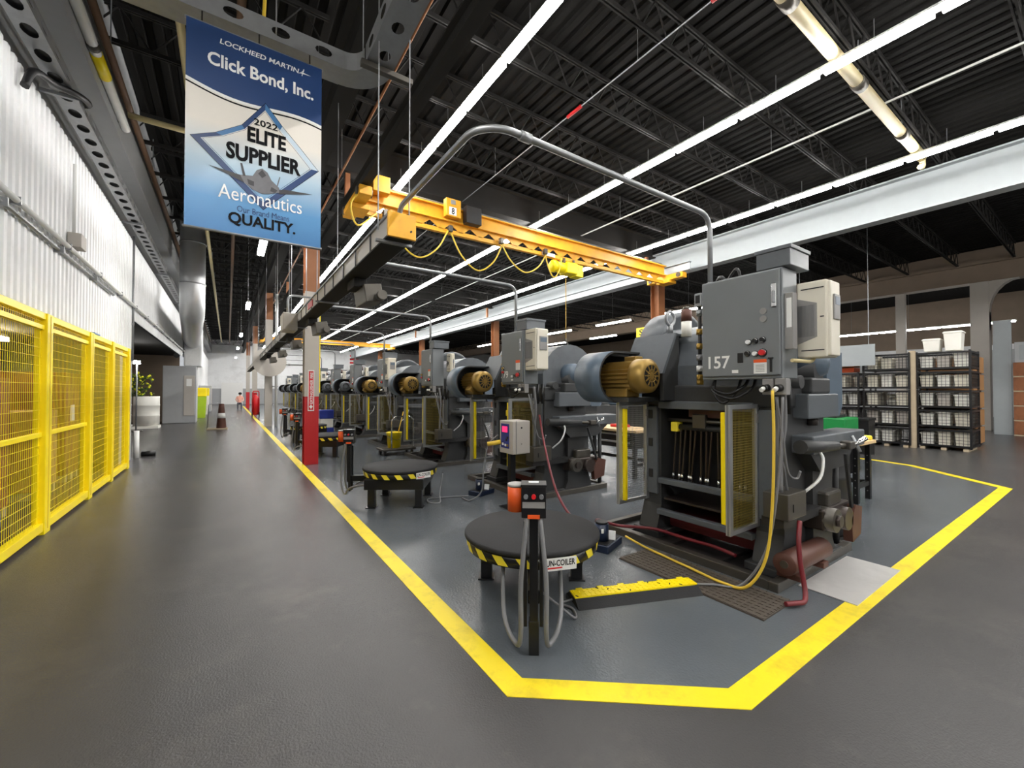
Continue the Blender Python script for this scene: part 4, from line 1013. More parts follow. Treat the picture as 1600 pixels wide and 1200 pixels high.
for x, y in ((.97, 3.77), (1.40, 3.77), (-.85, 4.1), (.32, 4.1), (1.12, 1.0)): part('hanger_rod', MB().cyl((x, y, 4.45), (x, y, 7.1), .006, 'galvanised', 5), t)
run('yellow_rope', [(.22, 4.12, 4.52), (.25, 4.14, 5.2), (.33, 4.2, 6.2), (.37, 4.22, 7.1)], .014, 'cable_yellow', 'yellow cord rising from the tray above the banner', 'rope')
t = thing('wall_tray', 'perforated cable tray running along the white wall', 'cable tray', (-1.6, 15, 5.0), 'trays along the left wall')
m = MB(); holed_plate(m, (-1.50, 3.5, 5.0), (0, 1, 0), (0, 0, 1), 25, .13, .36, .10, .035, 'galvanised'); m.box(-1.68, -1.52, 3.5, 28.5, 5.03, 5.09, 'cable_black'); holed_plate(m, (-1.70, 3.5, 4.995), (0, 1, 0), (1, 0, 0), 25, .2, .36, .1, .06, 'galvanised'); part('trough', m, t)
for y in (6.9, 11.4, 16, 21, 26): part('bracket', MB().box(-1.80, -1.48, y - .02, y + .02, 4.96, 4.995, 'galvanised'), t)
run('cable_bundle', [(-1.72, 6.2, 4.62), (-1.68, 6.3, 4.85), (-1.60, 6.6, 4.93), (-1.46, 6.85, 5.0), (-1.46, 7.2, 5.1), (-1.58, 7.4, 5.16)], .035, 'cable_black', 'bundle of black cables looped over the wall tray', 'cable')
def lpipe(name, p0, p1, r, mt, label, extra=None, cat='pipe'):
    m = MB(); m.cyl(p0, p1, r, mt, 10)
    if extra: extra(m)
    return solo(name, m, label, cat)
lpipe('wall_pipe', (-1.44, 5.5, 5.9), (-1.44, 9.3, 5.9), .06, 'pipe_white', 'short white pipe with a yellow band high on the left wall', lambda m: (m.cyl((-1.44, 7.4, 5.9), (-1.44, 7.9, 5.9), .068, 'safety_yellow', 12), m.cyl((-1.44, 7.2, 5.9), (-1.44, 7.3, 5.9), .07, 'dull_steel', 12), m.box(-1.52, -1.44, 6.0, 6.05, 5.86, 5.96, 'galvanised'), m.box(-1.52, -1.44, 9.0, 9.05, 5.86, 5.96, 'galvanised')))
def clips(m, z, y0, y1):
    y = y0
    while y < y1: m.box(-1.80, -1.70, y, y + .03, z - .04, z + .04, 'galvanised'); y += 1.6
lpipe('wall_conduit', (-1.73, 4.0, 3.42), (-1.73, 26.8, 3.42), .03, 'pipe_white', 'upper white conduit running along the ribbed wall', lambda m: clips(m, 3.42, 4.5, 26), 'conduit')
lpipe('wall_conduit', (-1.75, 4.0, 3.30), (-1.75, 10.4, 3.30), .022, 'galvanised', 'lower grey conduit beneath the white one on the ribbed wall', lambda m: clips(m, 3.30, 4.2, 10), 'conduit')
lpipe('wall_conduit', (-1.76, 12.42, 2.2), (-1.76, 12.42, 5.0), .02, 'galvanised', 'thin upright conduit at the corner of the ribbed wall', lambda m: m.box(-1.80, -1.74, 12.40, 12.44, 3.0, 3.05, 'galvanised'), 'conduit')
t = thing('junction_box', 'grey junction box fixed on the ribbed wall above the conduit', 'junction box', (-1.72, 8.0, 3.5))
part('box', MB().box(-1.78, -1.64, 7.86, 8.1, 3.47, 3.66, 'column_grey', .008), t); part('riser', MB().cyl((-1.74, 7.98, 3.66), (-1.74, 7.98, 4.62), .02, 'pipe_white', 8), t)
m = MB(); m.cyl((-1.79, 5.6, 3.45), (-1.76, 5.6, 4.9), .018, 'galvanised', 8); solo('wall_conduit', m, 'upright conduit nearest the camera on the ribbed wall', 'conduit')
def pel(m): m.tube([(11.6, 2.28, 6.38), (11.95, 2.28, 6.38), (11.95, 2.28, 6.2), (11.75, 2.28, 6.16)], .05, 'pipe_cream', 8, .1)
m = MB(); m.cyl((-1, 2.28, 6.40), (11.9, 2.28, 6.40), .085, 'pipe_cream', 14)
for x in (5.6, 8.1, 10.4): m.cyl((x, 2.28, 6.40), (x + .22, 2.28, 6.40), .1, 'dull_steel', 14); m.cyl((x + .1, 2.28, 6.4), (x + .1, 2.28, 7.1), .01, 'galvanised', 5)
pel(m); solo('overhead_pipe', m, 'fat cream pipe crossing high under the roof at upper right', 'pipe')
m = MB(); m.cyl((1.9, -3, 6.05), (1.9, 30, 6.05), .022, 'steel_brown', 8); 
for y in range(0, 30, 3): m.cyl((1.9, y, 6.05), (1.9, y, 7.1), .006, 'galvanised', 4)
solo('overhead_pipe', m, 'thin copper-brown pipe running along the bay edge under the roof', 'pipe')
m = MB(); m.cyl((13.6, -3, 6.2), (13.6, 45, 6.2), .03, 'pipe_white', 8)
for y in range(0, 44, 4): m.cyl((13.6, y, 6.2), (13.6, y, 7.1), .006, 'galvanised', 4)
solo('overhead_pipe', m, 'thin white pipe beyond the pale girder', 'pipe')
m = MB(); m.cyl((9.2, -3, 6.44), (9.2, 45, 6.44), .018, 'pipe_white', 6)
for y in range(0, 44, 4): m.cyl((9.2, y, 6.44), (9.2, y, 7.1), .006, 'galvanised', 4)
solo('overhead_pipe', m, 'slender white conduit running between the two right light rows', 'pipe')
m = MB(); m.cyl((5.0, -3, 6.46), (5.0, 45, 6.46), .010, 'galvanised', 6)
for y in (2.5, 5.2): m.cyl((5.0, y, 6.46), (5.0, y + .35, 6.46), .03, 'red', 8)
for y in range(0, 44, 4): m.cyl((5.0, y, 6.46), (5.0, y, 7.1), .006, 'galvanised', 4)
solo('overhead_wire', m, 'taut wire with red tags under the roof', 'wire')
for x, lb in ((-1.41, 'brown pipe nearest the wall above the aisle'), (-.55, 'cream pipe above the middle of the aisle'), (.1, 'brown pipe above the aisle beside the lights')):
    m = MB(); m.cyl((x, -2, 6.3), (x, 50, 6.3), .05, 'pipe_cream' if x == -.55 else 'pipe_brown', 8)
    for y in range(0, 50, 4): m.cyl((x, y, 6.3), (x, y, 7.1), .008, 'galvanised', 4)
    solo('overhead_pipe', m, lb, 'pipe')
m = MB(); m.cyl((-1.4, 9.2, 6.1), (.4, 9.2, 6.1), .05, 'pipe_cream', 8); m.cyl((-.5, 9.2, 6.1), (-.5, 9.2, 7.1), .01, 'galvanised', 4); solo('overhead_pipe', m, 'short cream pipe crossing above the aisle by the banner', 'pipe')
m = MB(); m.cyl((1.72, 20.5, 0), (1.72, 20.5, 5.7), .055, 'pipe_white', 12)
for z in (.9, 1.7, 2.6): m.box(1.58, 1.80, 20.5, 20.7, z, z + .04, 'galvanised')
solo('down_pipe', m, 'white upright pipe beside the second aisle column', 'pipe')
m = MB(); m.cyl((1.45, 20.2, 2.75), (1.45, 20.27, 2.75), .62, 'column_grey', 28); m.cyl((1.45, 20.27, 2.75), (1.45, 20.68, 2.75), .05, 'dull_steel', 8); solo('wall_fan', m, 'round grey drum fan fixed to the second aisle column', 'fan')
t = thing('fire_extinguisher', 'red fire extinguisher cart standing at the third aisle column', 'fire extinguisher', (1.35, 28.5, 0))
m = MB(); m.lathe((1.35, 28.5, .12), (0, 0, 1), [(0, .05), (.02, .2), (.95, .2), (1.1, .1), (1.15, .05)], 'red', 18); part('cylinder', m, t); m = MB(); m.cyl((1.15, 28.4, .14), (1.2, 28.4, .14), .14, 'rubber', 14); part('wheel', m, t); m = MB(); m.cyl((1.5, 28.4, .14), (1.55, 28.4, .14), .14, 'rubber', 14); part('wheel', m, t)
m = MB(); m.tube([(1.2, 28.35, .3), (1.2, 28.3, 1.5), (1.5, 28.3, 1.5), (1.5, 28.35, .3)], .03, 'red', 6, .08); part('handle', m, t)

# ------------------------------------------------------------------ banner
BY = 3.97; BX0, BX1, BZ0, BZ1 = -.285, .665, 2.80, 4.40; BW, BH = BX1 - BX0, BZ1 - BZ0
t = thing('banner', 'tall blue and white award banner hanging from the cable tray', 'banner', ((BX0 + BX1) / 2, BY, BZ0))
def bp(u, v, d=0): return (BX0 + BW * u, BY - d, BZ1 - BH * v)
def bpoly(m, pts, mt, d):
    m.face(m.verts([bp(u, v, d) for u, v in pts]), mt); return m
m = MB(); m.box(BX0, BX1, BY, BY + .004, BZ0, BZ1, 'banner_print'); cl = part('cloth', m, t)
for z in (BZ0, BZ1): 
    m = MB(); m.cyl((BX0 - .01, BY + .01, z), (BX1 + .01, BY + .01, z), .012, 'galvanised', 8); part('rod', m, t)
wave = [(k / 16, .300 + .045 * (k / 16) - .022 * math.sin(2 * PI * k / 16 * .9 + PI * .95) ) for k in range(17)]
def ribbon(m, off0, off1, mt, d):
    for k in range(16):
        a, b = wave[k], wave[k + 1]; bpoly(m, [(a[0], a[1] + off0), (a[0], a[1] + off1), (b[0], b[1] + off1), (b[0], b[1] + off0)], mt, d)
m = MB()
for k in range(16):
    a, b = wave[k], wave[k + 1]; bpoly(m, [(a[0], 0), (a[0], a[1]), (b[0], b[1]), (b[0], 0)], 'navy', .001)
ribbon(m, .006, .014, 'print_black', .001); ribbon(m, -.012, 0, 'white', .0016); part('heading_ground', m, cl, 'navy heading with a white wave below')
def btext(s, u0, u1, v0, v1, mt, bold, d=.004, name='lettering', shear=0):
    m = MB(); text_polys(m, s, mt, bp(u0, v1, d), (1, 0, 0), (0, 0, 1), BW * (u1 - u0), BH * (v1 - v0), bold=bold, depth=.0005, shear=shear); part(name, m, cl)
btext('LOCKHEED MARTIN', .22, .81, .048, .074, 'white', .018, shear=.15)
btext('Click Bond, Inc.', .14, .93, .128, .205, 'white', .025)
m = MB()
bpoly(m, [(.80, .070), (.91, .064), (.845, .060)], 'white', .004); bpoly(m, [(.845, .040), (.852, .040), (.836, .082), (.83, .08)], 'white', .0045); bpoly(m, [(.80, .078), (.852, .044), (.85, .052)], 'white', .005); part('star_emblem', m, cl)
T_, R_, B_, L_ = (.55, .297), (.975, .575), (.54, .85), (.035, .565)
def mixp(p, k): cx_, cy_ = .535, .57; return (cx_ + (p[0] - cx_) * k, cy_ + (p[1] - cy_) * k)
m = MB()
curveTL = [L_, (.20, .505), (.36, .43), (.48, .36), T_]; curveTR = [T_, (.66, .375), (.80, .462), R_]
outer = [L_, (.20, .520), (.38, .445), T_, (.68, .39), (.82, .475), R_, B_]
for i in range(len(outer)):
    a, b = outer[i], outer[(i + 1) % len(outer)]; c_ = ('navy', 'print_blue', 'navy', 'print_blue', 'print_pale', 'print_pale', 'navy', 'navy')[i]
    bpoly(m, [a, mixp(a, .87), mixp(b, .87), b], c_, .002)
    bpoly(m, [mixp(a, 1.012), a, b, mixp(b, 1.012)], 'print_black', .0021); bpoly(m, [mixp(a, .85), mixp(a, .84), mixp(b, .84), mixp(b, .85)], 'navy', .0022)
inner = [mixp(p, .87) for p in outer]; m.face(m.verts([bp(u, v, .0015) for u, v in inner]), 'banner_print'); part('diamond_frame', m, cl, 'blue bevelled diamond')
btext('2022', .465, .645, .390, .424, 'print_black', .02)
btext('ELITE', .42, .71, .440, .518, 'print_black', .04)
btext('SUPPLIER', .27, .83, .545, .630, 'print_black', .04)
btext('Aeronautics', .22, .84, .765, .835, 'white', .0, .007)
btext('Our Brand Means', .35, .74, .857, .887, 'navy', .0)
btext('QUALITY.', .29, .79, .893, .960, 'print_black', .03)
m = MB()
bpoly(m, [(.15, .688), (.37, .700), (.43, .715), (.40, .735), (.30, .715)], 'jet_dark', .005); bpoly(m, [(.93, .712), (.70, .722), (.64, .735), (.66, .752), (.78, .735)], 'jet_dark', .005)
bpoly(m, [(.37, .700), (.46, .690), (.49, .655), (.53, .640), (.57, .655), (.60, .690), (.66, .720), (.66, .745), (.58, .765), (.53, .772), (.46, .760), (.40, .735)], 'jet_grey', .0055)
bpoly(m, [(.50, .672), (.53, .646), (.56, .672), (.53, .690)], 'jet_dark', .006); bpoly(m, [(.42, .712), (.47, .718), (.47, .742), (.43, .738)], 'jet_dark', .006); bpoly(m, [(.60, .725), (.645, .735), (.63, .752), (.59, .748)], 'jet_dark', .006)
bpoly(m, [(.37, .640), (.385, .640), (.41, .700), (.39, .702)], 'jet_dark', .006); bpoly(m, [(.66, .662), (.668, .662), (.648, .715), (.64, .712)], 'jet_grey', .006)
part('jet_picture', m, cl, 'printed grey jet seen head on')
for u in (.1, .5, .9):
    x = BX0 + BW * u; part('tie', MB().cyl((x, BY + .01, BZ1), (x, BY + .02, 4.5), .006, 'black', 5), t)

# ------------------------------------------------------------------ yellow cage along the left wall
FX = -1.66
ys = [4.95, 6.62, 8.35, 9.72, 11.12]
names = ['nearest', 'second', 'third', 'fourth', 'last']
for i, y in enumerate(ys):
    w_ = .09 if i in (1, 2) else .07
    m = MB(); m.box(FX - .05, FX + .05, y - w_, y + w_, 0, 2.38, 'safety_yellow', .006); m.box(FX - .054, FX + .054, y - .006, y + .006, .05, 2.36, 'cable_yellow')
    solo('fence_post', m, names[i] + ' yellow post of the mesh cage from the camera' if i < 4 else 'yellow post where the mesh cage meets the wall corner', 'fence post', 'posts of the yellow cage')
for i in range(4):
    y0, y1 = ys[i] + .09, ys[i + 1] - .09
    t = thing('mesh_panel', names[i] + ' yellow wire mesh panel of the cage from the camera' if i < 3 else 'yellow wire mesh panel farthest along the cage, by the wall corner', 'mesh panel', (FX, (y0 + y1) / 2, 0), 'panels of the yellow cage')
    m = MB()
    for z0, z1, d in ((.04, .13, .04), (2.20, 2.25, .025), (2.31, 2.38, .035)) + (((1.05, 1.10, .02),) if i < 2 else ()): m.box(FX - d, FX + d, y0, y1, z0, z1, 'safety_yellow', .004)
    for y in (y0, y1 - .05): m.box(FX - .03, FX + .0, y, y + .05, .13, 2.2, 'safety_yellow')
    part('frame', m, t)
    def wires(y0=y0, y1=y1):
        b = MB(); y = y0 + .05; r = .0018
        while y < y1 - .04: b.box(FX - r, FX + r, y - r, y + r, .12, 2.32, 'safety_yellow'); y += .048
        z = .2
        while z < 2.3: b.box(FX - r + .004, FX + r + .004, y0, y1, z - r, z + r, 'safety_yellow'); z += .095
        return b
    part('wire_mesh', wires, t)
# inside the cage
for k, (x, y, h, w_, d_, c_, lb) in enumerate(((-2.75, 5.9, 1.0, .8, .7, 'cardboard', 'brown carton stack behind the nearest mesh panel'), (-2.7, 7.4, 1.7, .9, .9, 'crate_brown', 'tall brown crate behind the second mesh panel'), (-2.6, 9.0, 1.25, .8, .8, 'cardboard', 'brown carton behind the third mesh panel'), (-2.65, 10.4, 1.85, .8, .8, 'crate_brown', 'tall brown crate behind the last mesh panel'))):
    t = thing('shipping_crate', lb, 'crate', (x, y, 0)); m = MB(); m.box(x - w_ / 2, x + w_ / 2, y - d_ / 2, y + d_ / 2, .12, h, c_, .01); part('box', m, t)
    m = MB()
    for q in (-1, 0, 1): m.box(x - w_ / 2, x + w_ / 2, y + q * d_ * .38 - .05, y + q * d_ * .38 + .05, 0, .12, 'timber')
    part('pallet', m, t)
    m = MB(); m.box(x + w_ / 2, x + w_ / 2 + .004, y - .12, y + .12, h * .55, h * .7, 'white'); part('label', m, t)
t = thing('waste_barrel', 'grey-blue barrel standing low behind the nearest mesh panel', 'barrel', (-2.02, 5.95, 0)); m = MB(); m.lathe((-2.02, 5.95, 0), (0, 0, 1), [(0, .02), (0, .24), (.3, .26), (.62, .24), (.64, .02)], 'bluegrey', 20); part('body', m, t); m = MB(); m.cyl((-2.02, 5.95, .64), (-2.02, 5.95, .68), .25, 'black', 20); part('lid', m, t)
t = thing('storage_shelf', 'yellow-edged storage shelf against the back of the cage', 'shelf', (-4.2, 8.3, 0))
for y in (5.4, 7.3, 9.2, 11.1): part('upright', MB().box(-4.5, -3.9, y - .04, y + .04, 0, 2.3, 'safety_yellow'), t)
for z in (.5, 1.3, 2.1): part('shelf_board', MB().box(-4.5, -3.9, 5.3, 11.2, z, z + .05, 'timber'), t)
for i in range(10):
    y = 5.8 + i * .55; z = (.55, 1.35)[i % 2]; 
    if min(abs(y - q) for q in (7.3, 9.2)) < .28: y += .3
    solo('carton', MB().box(-4.4, -3.95, y - .2, y + .2, z, z + .32, 'cardboard' if i % 3 else 'crate_brown', .008), 'brown carton on the shelf inside the cage', 'carton', 'cartons on the cage shelf')
strip_light(-3.0, 6.6, 2.37, 'warm strip light under the ceiling inside the cage', None, 'warm_light', 1.22, wire=.13)
strip_light(-3.0, 9.6, 2.37, 'second warm strip light inside the cage, farther in', None, 'warm_light', 1.22, wire=.13)
solo('tape_flag', MB().box(FX - .045, FX + .045, 8.46, 8.78, 2.38, 2.40, 'print_blue'), 'strip of blue tape on top of the cage rail', 'tape')
# ------------------------------------------------------------------ down the aisle on the left
def tub(x, y, r, h, label):
    t = thing('drum', label, 'drum', (x, y, 0), 'white drums in the recess'); m = MB(); m.lathe((x, y, .1), (0, 0, 1), [(0, .02), (0, r), (h * .33, r), (h * .35, r + .015), (h * .37, r), (h * .68, r), (h * .70, r + .015), (h * .72, r), (h, r), (h, .02)], 'bin_white', 24); part('body', m, t)
    part('pallet', MB().box(x - r, x + r, y - r, y + r, 0, .1, 'bin_white'), t)
tub(-2.75, 22.6, .42, 1.2, 'white drum on a pallet nearest the grey cabinet'); tub(-3.75, 23.4, .42, 1.2, 'white drum farther inside the doorway')
tub(-4.8, 25.6, .42, 1.2, 'white drum deepest in the doorway')
t = thing('flower_bunch', 'bunch of yellow flowers lying on the white drums', 'flowers', (-3.0, 22.4, 1.3))
rr = random.Random(4); m = MB(); mp = MB()
for k in range(150):
    a = rr.uniform(0, 2 * PI); r = rr.uniform(.05, .55); z = rr.uniform(0, .9); p = Vector((-3.05 + r * math.cos(a), 22.4 + .4 * r * math.sin(a), 1.32 + z)); m.obox(p, (.16, .05, .012), 'leaf', rz=rr.uniform(0, 6), ry=rr.uniform(-1, 1))
    if k % 2: mp.ball(p + Vector((0, -.05, .05)), rr.uniform(.025, .05), 'petal', 6)
m.cyl((-3.05, 22.4, 1.3), (-3.05, 22.4, 2.0), .03, 'leaf', 6); part('leaves', m, t); part('blossoms', mp, t)
t = thing('work_lamp', 'bright work lamp on a pole in the dark doorway', 'lamp', (-2.85, 21.0, 0)); part('pole', MB().cyl((-2.85, 21.0, 0), (-2.85, 21.0, 2.6), .025, 'galvanised', 8).cyl((-2.85, 21.0, 0), (-2.85, 21.0, .03), .2, 'dull_steel', 12), t); part('lamp_head', MB().box(-2.95, -2.75, 20.9, 21.0, 2.55, 2.67, 'aisle_light', .01), t)
t = thing('dust_collector', 'tall grey dust collector cabinet with a silver duct rising from it', 'dust collector', (-1.9, 25.4, 0))
part('cabinet', MB().box(-2.5, -1.25, 25.0, 26.2, .0, 2.7, 'wall_grey', .03), t); part('door', MB().box(-1.72, -1.3, 24.97, 25.0, .35, 2.25, 'column_grey', .01), t); part('label', MB().box(-1.62, -1.42, 24.96, 24.97, 1.75, 2.1, 'white'), t)
part('filter_housing', MB().box(-1.74, -1.05, 25.1, 26.1, 2.7, 4.6, 'wall_white', .06), t)
m = MB(); m.tube([(-1.4, 25.1, 3.9), (-1.3, 22.5, 3.9), (-.95, 16.6, 4.0), (-.95, 16.6, 7.1)], .33, 'duct_silver', 24, .5, 6); part('duct', m, t, 'round silver duct'); m = MB(); m.lathe((-.95, 16.6, 4.9), (0, 0, 1), [(0, .33), (0, .35), (.04, .35), (.04, .33)], 'galvanised', 24); m.lathe((-.95, 16.6, 6.2), (0, 0, 1), [(0, .33), (0, .35), (.04, .35), (.04, .33)], 'galvanised', 24); part('duct_clamp', m, t)
m = MB(); m.cyl((-2.0, 25.1, 3.2), (-2.0, 24.98, 3.2), .12, 'black', 14); part('gauge', m, t)
for k, (y, c1, c2, lb) in enumerate(((29.5, 'lime', 'lime', 'lime green bin along the left wall past the grey cabinet'), (33.5, 'bin_white', 'safety_yellow', 'white bin with a yellow lid along the left wall'))):
    t = thing('waste_bin', lb, 'bin', (-1.35, y, 0)); part('body', MB().prism([(-1.65, 0), (-1.05, 0), (-1.0, 1.2), (-1.7, 1.2)], 'y', y - .3, y + .3, c1), t); part('lid', MB().box(-1.71, -.99, y - .32, y + .32, 1.2, 1.7, 'safety_yellow' if k == 0 else c2, .04), t)
t = thing('gray_cabinet', 'grey cabinet far down along the left wall', 'cabinet', (-1.4, 38, 0)); part('body', MB().box(-1.74, -1.0, 37.5, 38.6, 0, 1.9, 'wall_grey', .02), t); part('door', MB().box(-1.0, -.98, 37.6, 38.5, .1, 1.8, 'column_grey'), t)
def cone(x, y, label):
    t = thing('safety_stand', label, 'safety stand', (x, y, 0)); part('base', MB().box(x - .32, x + .36, y - .2, y + .2, 0, .06, 'timber', .01), t)
    m = MB(); m.lathe((x + .15, y, .06), (0, 0, 1), [(0, .17), (.02, .17), (.8, .10), (.95, .09), (.96, .02)], 'rust_brown', 16); part('cone', m, t, 'dull red cone'); m = MB(); m.lathe((x + .15, y, .45), (0, 0, 1), [(0, .136), (0, .14), (.2, .122), (.2, .118)], 'white', 16); part('band', m, t)
    m = MB(); m.tube([(x - .3, y, .06), (x - .26, y, 1.0), (x + .1, y, 1.05)], .02, 'galvanised', 6, .05); part('handle', m, t)
cone(-.35, 20.2, 'small stand with a dull red cone in the aisle')
t = thing('floor_fixture', 'small white and black fitting at the wall corner on the floor', 'fitting', (-1.66, 12.9, 0)); part('hose_reel', MB().cyl((-1.66, 12.95, .06), (-1.40, 12.95, .06), .06, 'black', 12), t); part('valve', MB().cyl((-1.72, 12.75, .0), (-1.72, 12.75, .62), .05, 'white', 10), t)
# far person, seated
t = thing('person', 'person with dark hair in a pink top, seated far down the aisle', 'person', (.78, 40.0, 0))
def figure():
    J = {'pel': (.78, 40.0, .50), 'ch': (.80, 40.0, .92), 'nk': (.81, 39.98, 1.08), 'hd': (.82, 39.95, 1.22), 'ls': (.62, 40, 1.02), 'le': (.55, 39.85, .78), 'lh': (.62, 39.62, .66), 'rs': (.98, 40, 1.02), 're': (1.04, 39.85, .78), 'rh': (.98, 39.62, .66),
         'lk': (.66, 39.55, .52), 'lf': (.66, 39.55, .06), 'lt': (.66, 39.40, .04), 'rk': (.90, 39.55, .52), 'rf': (.90, 39.55, .06), 'rt': (.90, 39.40, .04)}
    R = {'pel': .15, 'ch': .16, 'nk': .06, 'hd': .105, 'ls': .07, 'le': .045, 'lh': .04, 'rs': .07, 're': .045, 'rh': .04, 'lk': .065, 'lf': .045, 'lt': .04, 'rk': .065, 'rf': .045, 'rt': .04}
    m = MB()
    for a, b in (('pel', 'ch'), ('ch', 'nk'), ('nk', 'hd'), ('ch', 'ls'), ('ls', 'le'), ('le', 'lh'), ('ch', 'rs'), ('rs', 're'), ('re', 'rh'), ('pel', 'lk'), ('lk', 'lf'), ('lf', 'lt'), ('pel', 'rk'), ('rk', 'rf'), ('rf', 'rt')):
        pass
    me = bpy.data.meshes.new('sk'); ks = list(J); E = [('pel', 'ch'), ('ch', 'nk'), ('nk', 'hd'), ('ch', 'ls'), ('ls', 'le'), ('le', 'lh'), ('ch', 'rs'), ('rs', 're'), ('re', 'rh'), ('pel', 'lk'), ('lk', 'lf'), ('lf', 'lt'), ('pel', 'rk'), ('rk', 'rf'), ('rf', 'rt')]
    me.from_pydata([J[k] for k in ks], [(ks.index(a), ks.index(b)) for a, b in E], [])
    ob = bpy.data.objects.new('sk', me); C.objects.link(ob); sm = ob.modifiers.new('s', 'SKIN'); ob.modifiers.new('d', 'SUBSURF').levels = 1
    for i, k in enumerate(ks): me.skin_vertices[0].data[i].radius = (R[k], R[k])
    me.skin_vertices[0].data[0].use_root = True
    dg = bpy.context.evaluated_depsgraph_get(); out = bpy.data.meshes.new_from_object(ob.evaluated_get(dg)); bpy.data.objects.remove(ob)
    b = MB(); b.bm.from_mesh(out)
    for mt in ('skin', 'shirt_pink', 'trousers'): b.mi(mt)
    for f in b.bm.faces:
        c = f.calc_center_median(); f.smooth = True
        f.material_index = 0 if c.z > 1.10 or (c.y < 39.72 and c.z > .6) else (1 if c.z > .58 else 2)
    return b
part('body', figure(), t)
m = MB(); m.ball((.82, 39.98, 1.29), .12, 'hair', 12, .9); part('hair', m, t)
t = thing('stool', 'grey stool under the seated person', 'stool', (.78, 40.05, 0)); part('seat', MB().cyl((.78, 40.08, .32), (.78, 40.08, .36), .19, 'vent_grey', 16), t)
for a in range(4): part('leg', MB().cyl((.78 + .1 * math.cos(a * PI / 2), 40.08 + .1 * math.sin(a * PI / 2), .32), (.78 + .18 * math.cos(a * PI / 2), 40.08 + .18 * math.sin(a * PI / 2), 0), .015, 'galvanised', 6), t)
# far wall dressing
t = thing('flag', 'striped flag hung on the white end wall', 'flag', (13.4, 55.78, 4.0)); m = MB()
for k in range(9): m.box(12.9, 14.0, 55.76, 55.79, 4.1 + k * .22, 4.1 + (k + 1) * .22, 'red' if k % 2 == 0 else 'white')
part('cloth', m, t)
struct('door_1', MB().box(-.6, 1.4, 55.7, 55.82, 0, 2.4, 'white'), 'bright white doorway in the end wall at the end of the aisle')
for k, (x, lb) in enumerate(((6, 'left grey pipe along the white end wall'), (12, 'right grey pipe along the white end wall'))):
    m = MB(); m.cyl((x - 3, 55.7, 4.6 - k * .5), (x + 3, 55.7, 4.6 - k * .5), .06, 'vent_grey', 8); m.box(x - .1, x + .1, 55.7, 55.8, 4.5 - k * .5, 4.7 - k * .5, 'vent_grey'); solo('wall_pipe', m, lb, 'pipe')

# ------------------------------------------------------------------ wire baskets and goods at the right
def basket(x, y, z, L, W, H, label, group):
    t = thing('wire_basket', label, 'wire basket', (x, y, z), group); key = ('basket', L, W, H); o0 = (0, 0, 0)
    def fr():
        m = MB()
        for sx in (-1, 1):
            for sy in (-1, 1): m.box(sx * L / 2 - .022, sx * L / 2 + .022, sy * W / 2 - .022, sy * W / 2 + .022, 0, H, 'satin_black')
        for zz in (.05, H - .05):
            for sy in (-1, 1): m.box(-L / 2, L / 2, sy * W / 2 - .018, sy * W / 2 + .018, zz - .025, zz + .025, 'satin_black')
            for sx in (-1, 1): m.box(sx * L / 2 - .018, sx * L / 2 + .018, -W / 2, W / 2, zz - .025, zz + .025, 'satin_black')
        m.box(-L / 2, L / 2, -W / 2, W / 2, .03, .045, 'dull_steel')
        return m
    def wr():
        m = MB(); r = .004
        for sx in (-1, 1):
            k = -W / 2 + .06
            while k < W / 2: m.box(sx * L / 2 - r, sx * L / 2 + r, k - r, k + r, .05, H - .05, 'satin_black'); k += .075
            for zz in (.13, .21, .29, .37): m.box(sx * L / 2 - r, sx * L / 2 + r, -W / 2, W / 2, zz - r, zz + r, 'satin_black') if zz < H - .06 else None
        for sy in (-1, 1):
            k = -L / 2 + .06
            while k < L / 2: m.box(k - r, k + r, sy * W / 2 - r, sy * W / 2 + r, .05, H - .05, 'satin_black'); k += .075
            for zz in (.13, .21, .29, .37): m.box(-L / 2, L / 2, sy * W / 2 - r, sy * W / 2 + r, zz - r, zz + r, 'satin_black') if zz < H - .06 else None
        return m
    part('frame', fr, t, key=key + (0,), org=o0); part('wire_sides', wr, t, key=key + (1,), org=o0)
BIN = {}
def bin_(x, y, z, w, d, h, label, group, c_='bin_white'):
    t = thing('bin', label, 'bin', (x, y, z), group); k = ('bin', w, d, h, c_)
    part('body', lambda: MB().hexa([(-d * .42, -w * .42, 0), (d * .42, -w * .42, 0), (d * .42, w * .42, 0), (-d * .42, w * .42, 0), (-d / 2, -w / 2, h), (d / 2, -w / 2, h), (d / 2, w / 2, h), (-d / 2, w / 2, h)], c_, .012), t, key=k, org=(0, 0, 0))
    part('rim', lambda: MB().box(-d / 2 - .012, d / 2 + .012, -w / 2 - .012, w / 2 + .012, h - .05, h - .02, c_, .004), t, key=k + (1,), org=(0, 0, 0))
rr = random.Random(11); TI = ('bottom', 'second', 'third', 'fourth', 'top')
